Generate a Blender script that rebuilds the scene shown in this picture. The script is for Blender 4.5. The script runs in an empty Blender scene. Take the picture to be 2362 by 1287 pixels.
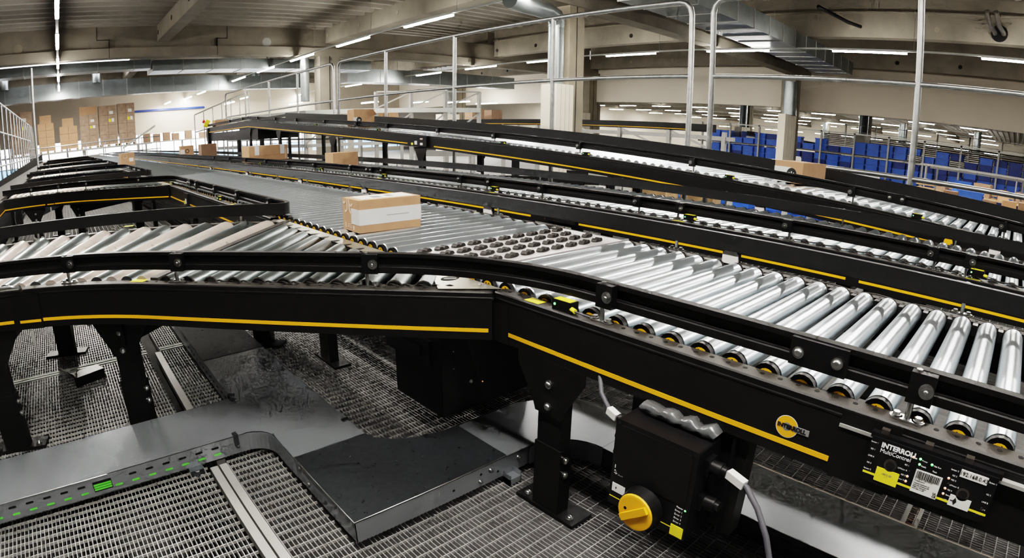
import bpy, math, random
from mathutils import Vector, Matrix
random.seed(7)
SC = bpy.context.scene
COL = SC.collection
PI = math.pi
S2 = math.sqrt(2)

# ------------------------------------------------------------------ materials
def new_mat(name):
    m = bpy.data.materials.new(name); m.use_nodes = True
    nt = m.node_tree; b = nt.nodes['Principled BSDF']
    return m, nt, b

def mat(name, col, rough=.5, metal=0., var=0., scale=8., bump=0., bscale=60., spec=.5, stretch=None, emit=None, estr=0., rvar=0.):
    m, nt, b = new_mat(name)
    b.inputs['Base Color'].default_value = (*col, 1)
    b.inputs['Roughness'].default_value = rough
    b.inputs['Metallic'].default_value = metal
    b.inputs['Specular IOR Level'].default_value = spec
    if emit:
        b.inputs['Emission Color'].default_value = (*emit, 1)
        b.inputs['Emission Strength'].default_value = estr
    tc = None
    if var or bump or rvar:
        tc = nt.nodes.new('ShaderNodeTexCoord'); mp = nt.nodes.new('ShaderNodeMapping')
        if stretch: mp.inputs['Scale'].default_value = stretch
        nt.links.new(tc.outputs['Object'], mp.inputs['Vector'])
    if var:
        n = nt.nodes.new('ShaderNodeTexNoise'); n.inputs['Scale'].default_value = scale; n.inputs['Detail'].default_value = 6
        nt.links.new(mp.outputs['Vector'], n.inputs['Vector'])
        r = nt.nodes.new('ShaderNodeValToRGB')
        lo = [c * (1 - var) for c in col]; hi = [min(1, c * (1 + var)) for c in col]
        r.color_ramp.elements[0].position = .3; r.color_ramp.elements[1].position = .7
        r.color_ramp.elements[0].color = (*lo, 1); r.color_ramp.elements[1].color = (*hi, 1)
        nt.links.new(n.outputs['Fac'], r.inputs['Fac']); nt.links.new(r.outputs['Color'], b.inputs['Base Color'])
    if rvar:
        n3 = nt.nodes.new('ShaderNodeTexNoise'); n3.inputs['Scale'].default_value = scale * .7; n3.inputs['Detail'].default_value = 4
        nt.links.new(mp.outputs['Vector'], n3.inputs['Vector'])
        mr = nt.nodes.new('ShaderNodeMapRange'); mr.inputs['From Min'].default_value = .3; mr.inputs['From Max'].default_value = .7
        mr.inputs['To Min'].default_value = max(.03, rough - rvar); mr.inputs['To Max'].default_value = rough + rvar
        nt.links.new(n3.outputs['Fac'], mr.inputs['Value']); nt.links.new(mr.outputs['Result'], b.inputs['Roughness'])
    if bump:
        n2 = nt.nodes.new('ShaderNodeTexNoise'); n2.inputs['Scale'].default_value = bscale; n2.inputs['Detail'].default_value = 4
        nt.links.new(mp.outputs['Vector'], n2.inputs['Vector'])
        bp = nt.nodes.new('ShaderNodeBump'); bp.inputs['Strength'].default_value = bump; bp.inputs['Distance'].default_value = .01
        nt.links.new(n2.outputs['Fac'], bp.inputs['Height']); nt.links.new(bp.outputs['Normal'], b.inputs['Normal'])
    return m

M = {}
M['black'] = mat('black_powder_coat', (.0085, .0085, .009), .42, 0, .25, 30, .12, 500, .35)
M['black_top'] = mat('black_flange', (.035, .031, .028), .5, 0, .3, 20, .1, 300, .5)  # lighter black: flange tops carry their reflected light in the colour
M['black_plastic'] = mat('black_plastic', (.007, .007, .008), .38, 0, .2, 20, .05, 200, .45)
M['rubber'] = mat('black_rubber', (.02, .017, .016), .6, 0, .2, 20)
M['hole'] = mat('dark_hole', (.002, .002, .002), .9)
M['yellow'] = mat('signal_yellow', (.90, .44, .018), .4, 0, .03, 10)
M['cap_yellow'] = mat('yellow_end_cap', (.78, .42, .018), .4)
M['sticker_yellow'] = mat('yellow_label', (.9, .78, .04), .6, 0, .05, 30)
M['roller'] = mat('zinc_roller', (.76, .84, .90), .29, .92, .02, 10, 0, 60, .5, (.3, 1, 1), None, 0, .0)
M['roller_dull'] = mat('dark_zinc_roller', (.33, .375, .385), .32, .95, .05, 10, 0, 60, .5, (.3, 1, 1), None, 0, .0)  # darker zinc copy; the far rollers' dark reflection is put into the colour
M['roller_cone'] = mat('tapered_roller_sheen', (.56, .49, .44), .3, .3, .05, 6, 0, 60, .5, None, None, 0, .05)  # pinkish reflection on the tapered rollers put into the colour
M['zinc'] = mat('bright_zinc', (.52, .53, .525), .28, 1., .06, 40)
M['galv'] = mat('galvanised_sheet', (.40, .43, .46), .32, .75, .02, 4, .0, 40, .5, (1, 1, 1), None, 0, .0)
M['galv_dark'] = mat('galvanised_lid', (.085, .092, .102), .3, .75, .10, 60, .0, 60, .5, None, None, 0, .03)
M['galv_yellow'] = mat('passivated_sheet', (.52, .50, .40), .3, 1., .12, 9)
M['tube'] = mat('galvanised_tube', (.50, .51, .51), .4, 1., .15, 18, .05, 60, .5, (1, 1, 1), None, 0, .06)
M['duct'] = mat('galvanised_duct', (.28, .31, .315), .36, .85, .10, 3, .02, 8, .5, None, None, 0, .05)
M['grating'] = mat('steel_grating', (.37, .37, .37), .42, .4, .2, 12)
M['rod'] = mat('grating_rod', (.42, .42, .41), .42, .4, .1, 10)
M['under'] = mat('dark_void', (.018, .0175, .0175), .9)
M['concrete'] = mat('concrete_beam', (.235, .212, .175), .85, 0, .15, 1.6, .15, 30)
M['concrete_col'] = mat('concrete_column', (.29, .255, .195), .85, 0, .12, 2, .15, 30)
M['deck'] = mat('roof_deck', (.30, .28, .245), .7, 0, .08, 2)
M['wall'] = mat('cream_wall', (.50, .45, .375), .85, 0, .03, .6)
M['wall_dim'] = mat('dim_wall', (.22, .21, .19), .85)  # unseen walls coloured dark to cut bounced light
M['floor_low'] = mat('lower_floor', (.20, .20, .19), .6, .0, .15, 1)
M['wall_grey'] = mat('grey_wall', (.76, .70, .605), .85, 0, .04, .6)
M['clad'] = mat('cream_cladding', (.76, .70, .58), .6, 0, .03, 4)
M['card'] = mat('cardboard', (.50, .305, .18), .8, 0, .08, 12, .08, 80)
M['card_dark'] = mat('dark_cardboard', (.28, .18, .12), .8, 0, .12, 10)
M['paper'] = mat('white_paper', (.82, .82, .80), .6, 0, .03, 30)
M['tape'] = mat('white_tape', (.78, .78, .78), .35, 0, .03, 10)
M['ink'] = mat('black_ink', (.01, .01, .01), .6)
M['ink_grey'] = mat('grey_ink', (.22, .22, .22), .6)
M['print_white'] = mat('white_print', (.8, .8, .8), .6, 0, 0, 8, 0, 60, .5, None, (.8, .8, .8), .12)  # print is no lamp; a faint glow is added to brighten it
M['print_pale'] = mat('pale_print', (.78, .58, .44), .7)
M['blue'] = mat('blue_tote', (.04, .14, .60), .45, 0, .12, 6)
M['blue_dark'] = mat('dark_blue_tote', (.014, .04, .22), .5, 0, .15, 6)
M['steel'] = mat('grey_steel', (.40, .40, .385), .5, .3, .08, 6)
M['steel_lt'] = mat('pale_steel', (.55, .57, .54), .5, .2, .06, 6)
M['wood'] = mat('pale_wood', (.45, .30, .16), .7, 0, .2, 6)
M['cable'] = mat('grey_cable', (.085, .085, .10), .5)
M['white_plastic'] = mat('white_plastic', (.75, .75, .74), .4)
M['plate'] = mat('lilac_plate', (.50, .47, .475), .35, .2, .04, 10)
M['galv_lid'] = mat('bluish_zinc_lid', (.36, .39, .42), .27, .7, .015, 1.5, 0, 60, .5, None, None, 0, .0)
M['black_matt'] = mat('matt_black', (.008, .008, .008), .9, 0, 0, 8, 0, 60, .1)
M['reflector'] = mat('white_reflector', (.78, .74, .74), .25)
M['red'] = mat('red_button', (.6, .02, .015), .4)
M['green_wire'] = mat('green_wire', (.10, .55, .06), .45, 0, 0, 8, 0, 60, .5, None, (.10, .5, .05), .12)  # faint glow added to the wire colour
M['film'] = mat('stretch_wrap', (.36, .255, .185), .22, 0, .2, 5, .25, 18)
M['rust'] = mat('rusty_steel', (.14, .05, .025), .8, 0, .3, 20)
M['foil'] = mat('clear_bag', (.10, .105, .11), .25, .2, .3, 15, .5, 25)
def emis(name, col, s):
    m, nt, b = new_mat(name)
    b.inputs['Base Color'].default_value = (.8, .8, .8, 1)
    b.inputs['Emission Color'].default_value = (*col, 1); b.inputs['Emission Strength'].default_value = s
    return m
M['lamp'] = emis('lamp_diffuser', (1, .945, .87), 260)
M['lamp_side'] = emis('lamp_side', (1, .945, .87), 95)
M['daylight'] = emis('daylight_glass', (.97, .95, 1), 4.0)
M['daylight_blue'] = emis('blue_glass', (.28, .62, 1), 1.7)
M['led_green'] = emis('green_led', (.01, .9, .08), 1.6)
M['led_orange'] = emis('orange_led', (1, .20, .008), .7)

def corrugated(name, col):
    m, nt, b = new_mat(name)
    b.inputs['Base Color'].default_value = (*col, 1); b.inputs['Roughness'].default_value = .7
    return m

# ------------------------------------------------------------------ mesh builder
class MB:
    def __init__(s): s.v = []; s.f = []; s.m = []; s.sm = []; s.mats = []
    def mi(s, k):
        if k not in s.mats: s.mats.append(k)
        return s.mats.index(k)
    def add(s, vs, fs, k, smooth=False):
        o = len(s.v); s.v += [tuple(v) for v in vs]; i = s.mi(k)
        for f in fs:
            s.f.append(tuple(o + a for a in f)); s.m.append(i); s.sm.append(smooth)
        return s
    def box(s, x0, x1, y0, y1, z0, z1, k, T=None):
        vs = [Vector((x, y, z)) for z in (z0, z1) for y in (y0, y1) for x in (x0, x1)]
        if T is not None: vs = [T @ v for v in vs]
        return s.add(vs, [(0, 2, 3, 1), (4, 5, 7, 6), (0, 1, 5, 4), (1, 3, 7, 5), (3, 2, 6, 7), (2, 0, 4, 6)], k)
    def bar(s, a, b, w, h, k, up=(0, 0, 1)):
        a = Vector(a); b = Vector(b); t = (b - a).normalized(); u = Vector(up)
        r = t.cross(u)
        if r.length < 1e-4: r = t.cross(Vector((1, 0, 0)))
        r.normalize(); u = r.cross(t).normalized()
        vs = [p + r * (w / 2 * i) + u * (h / 2 * j) for p in (a, b) for (i, j) in ((-1, -1), (1, -1), (1, 1), (-1, 1))]
        return s.add(vs, [(3, 2, 1, 0), (4, 5, 6, 7), (0, 1, 5, 4), (1, 2, 6, 5), (2, 3, 7, 6), (3, 0, 4, 7)], k)
    def cyl(s, a, b, r, k, n=16, r2=None, caps=True, kc=None):
        a = Vector(a); b = Vector(b); t = (b - a).normalized(); r2 = r if r2 is None else r2
        u = t.orthogonal().normalized(); w = t.cross(u)
        ring = lambda c, q: [c + (u * math.cos(2 * PI * i / n) + w * math.sin(2 * PI * i / n)) * q for i in range(n)]
        A = ring(a, r); B = ring(b, r2)
        s.add(A + B, [(i, (i + 1) % n, n + (i + 1) % n, n + i) for i in range(n)], k, True)
        if caps:
            s.add(A, [tuple(reversed(range(n)))], kc or k); s.add(B, [tuple(range(n))], kc or k)
        return s
    def tube(s, pts, r, k, n=10, caps=True):
        pts = [Vector(p) for p in pts]; rings = []; u = None
        for i, p in enumerate(pts):
            t = ((pts[min(i + 1, len(pts) - 1)] - p).normalized() + (p - pts[max(i - 1, 0)]).normalized()).normalized()
            if u is None: u = t.orthogonal().normalized()
            else: u = (u - t * u.dot(t)).normalized()
            w = t.cross(u)
            rings.append([p + (u * math.cos(2 * PI * j / n) + w * math.sin(2 * PI * j / n)) * r for j in range(n)])
        vs = [q for R in rings for q in R]
        fs = [(i * n + j, i * n + (j + 1) % n, (i + 1) * n + (j + 1) % n, (i + 1) * n + j) for i in range(len(pts) - 1) for j in range(n)]
        s.add(vs, fs, k, True)
        if caps: s.add(rings[0], [tuple(reversed(range(n)))], k); s.add(rings[-1], [tuple(range(n))], k)
        return s
    def sweep(s, prof, path, k, flip=1, kmap=None):
        """closed profile (u inward, v up) swept along an XY path; inward = left of travel * flip"""
        P = [Vector(p) for p in path]; n = len(prof); vs = []
        for i, p in enumerate(P):
            d1 = (P[i] - P[i - 1]) if i else (P[1] - P[0]); d2 = (P[i + 1] - P[i]) if i < len(P) - 1 else d1
            n1 = Vector((-d1.y, d1.x, 0)).normalized(); n2 = Vector((-d2.y, d2.x, 0)).normalized()
            m = (n1 + n2).normalized(); m = m / max(.35, m.dot(n1)) * flip
            vs += [p + m * u + Vector((0, 0, v)) for u, v in prof]
        for j in range(n):
            kk = kmap[j] if kmap else k
            fs = []
            for i in range(len(P) - 1):
                q = (i * n + j, i * n + (j + 1) % n, (i + 1) * n + (j + 1) % n, (i + 1) * n + j)
                fs.append(q if flip > 0 else q[::-1])
            s.add(vs, fs, kk) if j == 0 else s._more(fs, kk)
        s._more([tuple(range(n)), tuple((len(P) - 1) * n + j for j in reversed(range(n)))], k)
        return s
    def _more(s, fs, k):
        o = s.base; i = s.mi(k)
        for f in fs: s.f.append(tuple(o + a for a in f)); s.m.append(i); s.sm.append(False)
    def prism(s, poly, z0, z1, k, T=None, kt=None):
        n = len(poly)
        vs = [Vector((x, y, z)) for z in (z0, z1) for x, y in poly]
        if T is not None: vs = [T @ v for v in vs]
        s.add(vs, [(i, (i + 1) % n, n + (i + 1) % n, n + i) for i in range(n)], k)
        s.add(vs[:n], [tuple(reversed(range(n)))], k); s.add(vs[n:], [tuple(range(n))], kt or k)
        return s
    def dome(s, c, ax, r, h, k, n=12):
        c = Vector(c); ax = Vector(ax).normalized(); u = ax.orthogonal().normalized(); w = ax.cross(u); vs = []
        for a, q in ((1, 0), (.85, .55), (.5, .9)):
            vs += [c + (u * math.cos(2 * PI * i / n) + w * math.sin(2 * PI * i / n)) * r * a + ax * h * q for i in range(n)]
        vs.append(c + ax * h)
        fs = [(j * n + i, j * n + (i + 1) % n, (j + 1) * n + (i + 1) % n, (j + 1) * n + i) for j in range(2) for i in range(n)]
        fs += [(2 * n + i, 2 * n + (i + 1) % n, 3 * n) for i in range(n)]
        return s.add(vs, fs, k, True)
    def mesh(s, name):
        me = bpy.data.meshes.new(name); me.from_pydata(s.v, [], s.f)
        for k in s.mats: me.materials.append(M[k])
        me.polygons.foreach_set('material_index', s.m); me.polygons.foreach_set('use_smooth', s.sm)
        me.update(); return me
    def build(s, name, parent=None, loc=None):
        o = bpy.data.objects.new(name, s.mesh(name)); COL.objects.link(o)
        if loc is not None: o.location = loc
        if parent is not None: o.parent = parent
        return o
_add = MB.add
def _add2(s, vs, fs, k, smooth=False):
    s.base = len(s.v); return _add(s, vs, fs, k, smooth)
MB.add = _add2

def tag(o, label, cat, group=None, kind=None):
    if kind: o['kind'] = kind
    if label: o['label'] = label
    if cat: o['category'] = cat
    if group: o['group'] = group
    return o
def thing(name, label, cat, loc=(0, 0, 0), rz=0, group=None):
    o = bpy.data.objects.new(name, None); COL.objects.link(o); o.empty_display_size = .1
    o.location = loc; o.rotation_euler = (0, 0, rz)
    return tag(o, label, cat, group)
def struct(name, mb, label=None):
    o = mb.build(name); o['kind'] = 'structure'; o['category'] = name.split('_')[0].split('.')[0]
    o['label'] = label or name.replace('_', ' ')
    return o
def link(name, me, parent=None, loc=(0, 0, 0), rot=(0, 0, 0), scale=None):
    o = bpy.data.objects.new(name, me); COL.objects.link(o); o.location = loc; o.rotation_euler = rot
    if scale: o.scale = scale
    if parent is not None: o.parent = parent
    return o
def copy_tree(o, parent=None):
    c = o.copy(); COL.objects.link(c)
    if parent is not None: c.parent = parent
    for ch in list(o.children): copy_tree(ch, c)
    return c
def text(name, body, size, k, parent, T, align='LEFT', bold=0., shear=0., sx=1.):
    cu = bpy.data.curves.new(name, 'FONT'); cu.body = body; cu.size = size; cu.align_x = align; cu.align_y = 'CENTER'
    cu.offset = bold; cu.shear = shear; cu.extrude = .0001
    t = bpy.data.objects.new(name + '_tmp', cu); COL.objects.link(t)
    bpy.context.view_layer.update()
    me = bpy.data.meshes.new_from_object(t); bpy.data.objects.remove(t)
    me.name = name; me.materials.clear(); me.materials.append(M[k])
    me.transform(T @ Matrix.Diagonal((sx, 1, 1, 1)))
    o = bpy.data.objects.new(name, me); COL.objects.link(o)
    if parent is not None: o.parent = parent
    return o
def face_x(x, y, z, tilt=0):
    """local x -> -Y (to the right as seen from -X), local y -> +Z, local z -> -X"""
    R = Matrix(((0, 0, -1, x), (-1, 0, 0, y), (0, 1, 0, z), (0, 0, 0, 1)))
    return R
def arc(cx, cy, r, a0, a1, n, z=0):
    return [(cx + r * math.cos(math.radians(a0 + (a1 - a0) * i / n)), cy + r * math.sin(math.radians(a0 + (a1 - a0) * i / n)), z) for i in range(n + 1)]
def fillet(pts, rad, n=10):
    """round the inner corners of an XY polyline"""
    P = [Vector(p) for p in pts]; out = [P[0]]
    for i in range(1, len(P) - 1):
        r = rad[i - 1] if isinstance(rad, (list, tuple)) else rad
        a = (P[i - 1] - P[i]).normalized(); b = (P[i + 1] - P[i]).normalized()
        ang = a.angle(b); d = r / math.tan(ang / 2)
        p0 = P[i] + a * d; p1 = P[i] + b * d; c = P[i] + (a + b).normalized() * (r / math.sin(ang / 2))
        v0 = p0 - c; v1 = p1 - c; th = v0.angle(v1)
        for j in range(n + 1):
            t = j / n
            out.append(c + (v0 * math.sin((1 - t) * th) + v1 * math.sin(t * th)) / math.sin(th))
    out.append(P[-1]); return out

# ------------------------------------------------------------------ camera, world
H = 1.024
W_, H_ = 2362, 1287
f, pitch, roll, az, dx, dy, k3 = 1335.478456, -.2958540716, -.0128900363, -.7363389761, -12.4057192, 47.6534501, -.0475270816
cam = bpy.data.cameras.new('camera'); co = bpy.data.objects.new('camera', cam); COL.objects.link(co); SC.camera = co
cam.lens = 20; cam.sensor_width = 36; cam.sensor_fit = 'HORIZONTAL'; cam.clip_end = 400; cam.clip_start = .01
cam.type = 'PANO'; cam.panorama_type = 'FISHEYE_LENS_POLYNOMIAL'; cam.fisheye_fov = PI
fm = f * 36 / W_
cam.fisheye_polynomial_k0 = 0; cam.fisheye_polynomial_k1 = -1 / fm; cam.fisheye_polynomial_k2 = 0
cam.fisheye_polynomial_k3 = -k3 / fm ** 3; cam.fisheye_polynomial_k4 = 0
cam.shift_x = -dx / W_; cam.shift_y = dy / H_
Rm = Matrix(((math.cos(roll), 0, math.sin(roll)), (0, 1, 0), (-math.sin(roll), 0, math.cos(roll))))
Pm = Matrix(((1, 0, 0), (0, math.cos(pitch), -math.sin(pitch)), (0, math.sin(pitch), math.cos(pitch))))
Zm = Matrix(((math.cos(az), -math.sin(az), 0), (math.sin(az), math.cos(az), 0), (0, 0, 1)))
B = Matrix(((1, 0, 0), (0, 0, -1), (0, 1, 0)))
co.matrix_world = Matrix.Translation((0, 0, H)) @ (Zm @ Pm @ Rm @ B).to_4x4()
w = bpy.data.worlds.new('world'); SC.world = w; w.use_nodes = True
w.node_tree.nodes['Background'].inputs[0].default_value = (.95, .93, .9, 1)
w.node_tree.nodes['Background'].inputs[1].default_value = .35
SC.view_settings.view_transform = 'Filmic'; SC.view_settings.look = 'High Contrast'
SC.view_settings.exposure = .55
SC.cycles.use_denoising = True
SC.cycles.use_adaptive_sampling = True; SC.cycles.adaptive_threshold = .10; SC.cycles.adaptive_min_samples = 14
SC.cycles.max_bounces = 5; SC.cycles.diffuse_bounces = 3; SC.cycles.glossy_bounces = 3; SC.cycles.transparent_max_bounces = 4
SC.cycles.sample_clamp_indirect = 6
SC.cycles.caustics_reflective = False; SC.cycles.caustics_refractive = False

exec_parts = []

# ================================================================== FLOOR (steel grating on a mezzanine)
mb = MB()
def grating(mb, x0, x1, y0, y1, px=.0125, py=.0375, d=.022):
    nx = int((x1 - x0) / px); ny = int((y1 - y0) / py)
    for i in range(nx + 1):
        x = x0 + i * px; mb.box(x - .0012, x + .0012, y0, y1, -d, -.0002, 'grating')
    for j in range(ny + 1):
        y = y0 + j * py; mb.box(x0, x1, y - .0013, y + .0013, -.009, .0002, 'rod')
grating(mb, -2.2, .262, -.3, 2.93); grating(mb, .33, 2.4, -.3, 2.93)
grating(mb, -2.2, .262, 3.0, 5.6); grating(mb, .33, 2.4, 3.0, 5.6)
for (x0, x1, y0, y1) in ((-2.2, 4.65, 5.66, 20), (2.45, 4.65, -.3, 5.6)):   # panels far from the walkway
    grating(mb, x0, x1, y0, y1, .05, .06)
struct('floor', mb, 'galvanised steel grating floor under the conveyors')
mb = MB()
for x in (.268, .30): mb.box(x, x + .026, -.3, 1.71, -.03, .003, 'steel')
for (a, b) in ((-2.2, .262), (.33, 2.4)):
    mb.box(a, b, 2.945, 2.955, -.03, .002, 'steel_lt'); mb.box(a, b, 2.975, 2.985, -.03, .002, 'steel_lt')
for y in (.02, .06): mb.box(1.3, 2.4, y, y + .014, -.03, .003, 'steel_lt')
mb.box(1.3, 2.4, .034, .06, -.02, -.004, 'rust')
mb.box(.30, .33, 1.74, 2.93, -.03, .002, 'steel')
struct('trim_1', mb, 'flat steel edge strips between the grating panels')
mb = MB(); mb.box(-4, 4.9, -1.2, 29, -.3, -.06, 'under')  # near-black sheet stands in for the unlit void underneath
struct('floor.001', mb, 'dark sheet for the unlit void below the grating')

# ================================================================== CABLE TRAYS ON THE FLOOR
TZ0, TZ1 = .02, .084
def slot(mb, c, along, half, hh, off, k):
    """small rounded slot drawn as a thin plate standing off a side wall; along/off are unit vectors"""
    c = Vector(c); a = Vector(along); o = Vector(off); n = 6; vs = []
    for sgn in (1, -1):
        for i in range(n + 1):
            t = -PI / 2 + PI * i / n
            vs.append(c + a * sgn * (half - hh) + a * sgn * math.cos(t) * hh + Vector((0, 0, 1)) * sgn * math.sin(t) * hh + o * .0008)
    mb.add(vs, [tuple(range(len(vs)))], k)
t = thing('cable_tray', 'closed galvanised cable tray with slotted side, green wires inside and a forked branch', 'cable tray', (0, 0, 0))
body = MB()
body.box(-2.3, .40, 1.718, 1.7205, TZ0, TZ1 - .001, 'galv')
# curved inner corner of the T piece
cw = [(.40, 1.718, 0)] + [(.40 + .085 * math.sin(math.radians(a)), 1.633 + .085 * math.cos(math.radians(a)), 0) for a in range(10, 91, 10)] + [(.485, 1.475, 0)]
body.sweep([(0, TZ0), (.002, TZ0), (.002, TZ1 - .001), (0, TZ1 - .001)], cw, 'galv')
body.box(-2.3, .45, 1.998, 2.0, TZ0, TZ1 - .001, 'galv')
body.box(.45, .452, 1.998, 3.9, TZ0, TZ1 - .001, 'galv'); body.box(.730, .732, 1.475, 3.9, TZ0, TZ1 - .001, 'galv')
body.box(-2.3, .45, 1.722, 1.996, TZ0, TZ0 + .003, 'galv')
for i in range(26):
    x = .30 - i * .0555
    if not (-.12 < x < -.03): slot(body, (x, 1.718, .062), (1, 0, 0), .0125, .0035, (0, -1, 0), 'hole')
    x2 = x + .005
    if not (-.12 < x2 < -.03): slot(body, (x2, 1.718, .038), (1, 0, 0), .0125, .0035, (0, -1, 0), 'green_wire')
body.box(-.108, -.048, 1.7168, 1.7178, .034, .068, 'hole')
for zz in (.038, .046, .054): body.box(-.106, -.050, 1.7160, 1.7170, zz, zz + .006, 'green_wire')
for y in range(12): slot(body, (.45, 2.1 + y * .06, .05), (0, 1, 0), .013, .004, (-1, 0, 0), 'hole')
slot(body, (.345, 1.718, .05), (0, 0, 1), .012, .003, (0, -1, 0), 'hole')
for (x, z) in ((.375, .066), (.378, .045)): body.dome((x, 1.717, z), (0, -1, 0), .006, .005, 'zinc')
body.build('tray_side', t)
lid = MB()
lid.prism([(-2.3, 1.716), (-.055, 1.716), (-.06, 2.001), (-2.3, 2.001)], TZ1, TZ1 + .0016, 'galv_lid')
lid.tube([(-2.3, 1.7155, TZ1), (-.055, 1.7155, TZ1)], .0016, 'zinc', 6); lid.build('lid', t)  # bright bead added along the front edge as its highlight
lid = MB()
pl = [(-.10, 1.7165), (.395, 1.716)] + [(.40 + .085 * math.sin(math.radians(a)), 1.633 + .085 * math.cos(math.radians(a))) for a in range(10, 91, 10)] + [(.485, 1.475), (.733, 1.475), (.733, 2.45), (.449, 2.45), (.449, 2.001), (-.10, 2.001)]
lid.prism(pl, TZ1 + .0018, TZ1 + .0032, 'galv_lid'); lid.build('lid', t)
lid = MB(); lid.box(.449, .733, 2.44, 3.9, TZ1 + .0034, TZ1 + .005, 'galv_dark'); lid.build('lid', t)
g = MB()
for (dz, yy) in ((.040, 1.73), (.052, 1.733), (.046, 1.745)): g.tube([(-2.2, yy, dz), (-.5, yy + .004, dz + .003), (.2, yy, dz)], .0045, 'green_wire', 8)
g.build('green_wire', t)
def clip(parent, x, y, nx, ny):
    c = MB(); R = Matrix.Translation((x, y, 0)) @ Matrix.Rotation(math.atan2(ny, nx), 4, 'Z')
    c.box(-.02, .003, -.008, .008, TZ1 + .003, TZ1 + .006, 'galv_dark', R); c.box(.0025, .005, -.008, .008, TZ1 - .03, TZ1 + .006, 'galv_dark', R)
    c.build('lid_clip', parent)
clip(t, .375, 1.715, 0, -1); clip(t, .734, 1.60, 1, 0); clip(t, .449, 2.03, -.6, .3); clip(t, .445, 1.99, -.3, .6)

t2 = thing('cable_tray', 'dark dusty lidded cable tray end section in front of the support leg', 'cable tray', (0, 0, 0))
body = MB()
body.box(.487, 1.20, 1.094, 1.096, TZ0, TZ1 - .001, 'galv'); body.box(.487, .489, 1.094, 1.475, TZ0, TZ1 - .001, 'galv')
cb = [(.733, 1.475, 0)] + [(.997 - .264 * math.sin(math.radians(a)) * 0 - .264 + .264 * (1 - math.cos(math.radians(a))), 1.475 - .145 * math.sin(math.radians(a)), 0) for a in range(15, 91, 15)] + [(1.3, 1.33, 0)]
body.sweep([(0, TZ0), (.002, TZ0), (.002, TZ1 - .001), (0, TZ1 - .001)], cb, 'galv')
for (x, z) in ((.935, .064), (.895, .040), (1.045, .064), (1.105, .05)): body.dome((x, 1.093, z), (0, -1, 0), .006, .006, 'zinc', 8); body.cyl((x, 1.093, z), (x, 1.082, z), .003, 'zinc', 8)
for (x, z) in ((.80, .05), (.90, .062), (.965, .045)): slot(body, (x, 1.094, z), (1, 0, 0), .0045, .004, (0, -1, 0), 'hole')
for y in (1.18, 1.26, 1.34, 1.42): slot(body, (.487, y, .05), (0, 0, 1), .022, .0025, (-1, 0, 0), 'hole')
for (y, z) in ((1.44, .07), (1.38, .045)): body.dome((.486, y, z), (-1, 0, 0), .006, .006, 'zinc', 8)
body.build('tray_side', t2)
lid = MB()
pl = [(.485, 1.092), (.998, 1.092), (.998, 1.332)] + [(.997 - .264 * math.cos(math.radians(a)), 1.475 - .145 * math.sin(math.radians(a))) for a in (75, 60, 45, 30, 15)] + [(.733, 1.475), (.485, 1.475)]
lid.prism(pl, TZ1 + .004, TZ1 + .0055, 'galv_dark'); lid.tube([(.485, 1.475, TZ1 + .0045), (.485, 1.092, TZ1 + .0045), (.998, 1.092, TZ1 + .0045)], .0017, 'zinc', 6); lid.build('lid', t2)  # zinc bead round the rim added as an edge highlight
clip(t2, .77, 1.40, -.2, .9); clip(t2, .88, 1.345, .1, .9)
fo = MB(); fo.box(.985, 1.03, 1.06, 1.094, .001, .02, 'galv'); fo.box(.985, .988, 1.06, 1.10, .001, .035, 'galv'); fo.box(1.027, 1.03, 1.06, 1.10, .001, .035, 'galv'); fo.build('foot_bracket', t2)
fo = MB(); fo.box(.20, .245, 1.69, 1.72, .001, .02, 'galv_dark'); fo.cyl((.222, 1.69, .0), (.222, 1.69, .018), .008, 'zinc', 8); fo.build('foot_bracket', t)

t3 = thing('cable_tray', 'grey lidded cable tray curving to run away under the roller conveyor with the round logo', 'cable tray', (0, 0, 0))
body = MB()
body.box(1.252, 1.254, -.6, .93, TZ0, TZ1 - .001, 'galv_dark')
ci = [(1.25 - .16 + .16 * math.cos(math.radians(a)), .93 + .16 * math.sin(math.radians(a)), 0) for a in range(0, 91, 10)]
body.sweep([(0, TZ0), (.002, TZ0), (.002, TZ1 - .001), (0, TZ1 - .001)], ci, 'galv')
body.box(1.505, 1.507, -.6, 1.1, TZ0, TZ1 - .001, 'galv')
for i in range(9):
    if i != 2: slot(body, (1.252, .62 - i * .062, .064), (0, 1, 0), .016, .004, (-1, 0, 0), 'hole')
    if i != 2: slot(body, (1.252, .60 - i * .062, .036), (0, 1, 0), .013, .001, (-1, 0, 0), 'hole')
body.box(1.2505, 1.2515, .455, .515, .03, .068, 'hole')
body.dome((1.2, 1.045, .05), (-.7, -.7, 0), .006, .006, 'zinc', 8)
body.build('tray_side', t3)
lid = MB(); lid.box(1.25, 1.509, -.6, .93, TZ1, TZ1 + .0016, 'galv'); lid.tube([(1.5085, .93, TZ1 + .001), (1.5085, -.6, TZ1 + .001)], .003, 'clad', 6); lid.tube([(1.2505, .93, TZ1 + .001), (1.2505, -.6, TZ1 + .001)], .0014, 'zinc', 6); lid.build('lid', t3)  # thin zinc bead added as the highlight of the lid edge
lid = MB()
pl = [(.99, 1.092), (1.09, 1.09)] + [(1.09 + .16 * math.cos(math.radians(a)), .93 + .16 * math.sin(math.radians(a))) for a in range(80, -1, -10)] + [(1.509, .93), (1.509, 1.03), (1.42, 1.26), (1.25, 1.332), (.99, 1.332)]
lid.prism(pl, TZ1 + .0016, TZ1 + .003, 'galv'); lid.build('lid', t3)
clip(t3, 1.20, 1.05, -.7, -.7)

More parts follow.
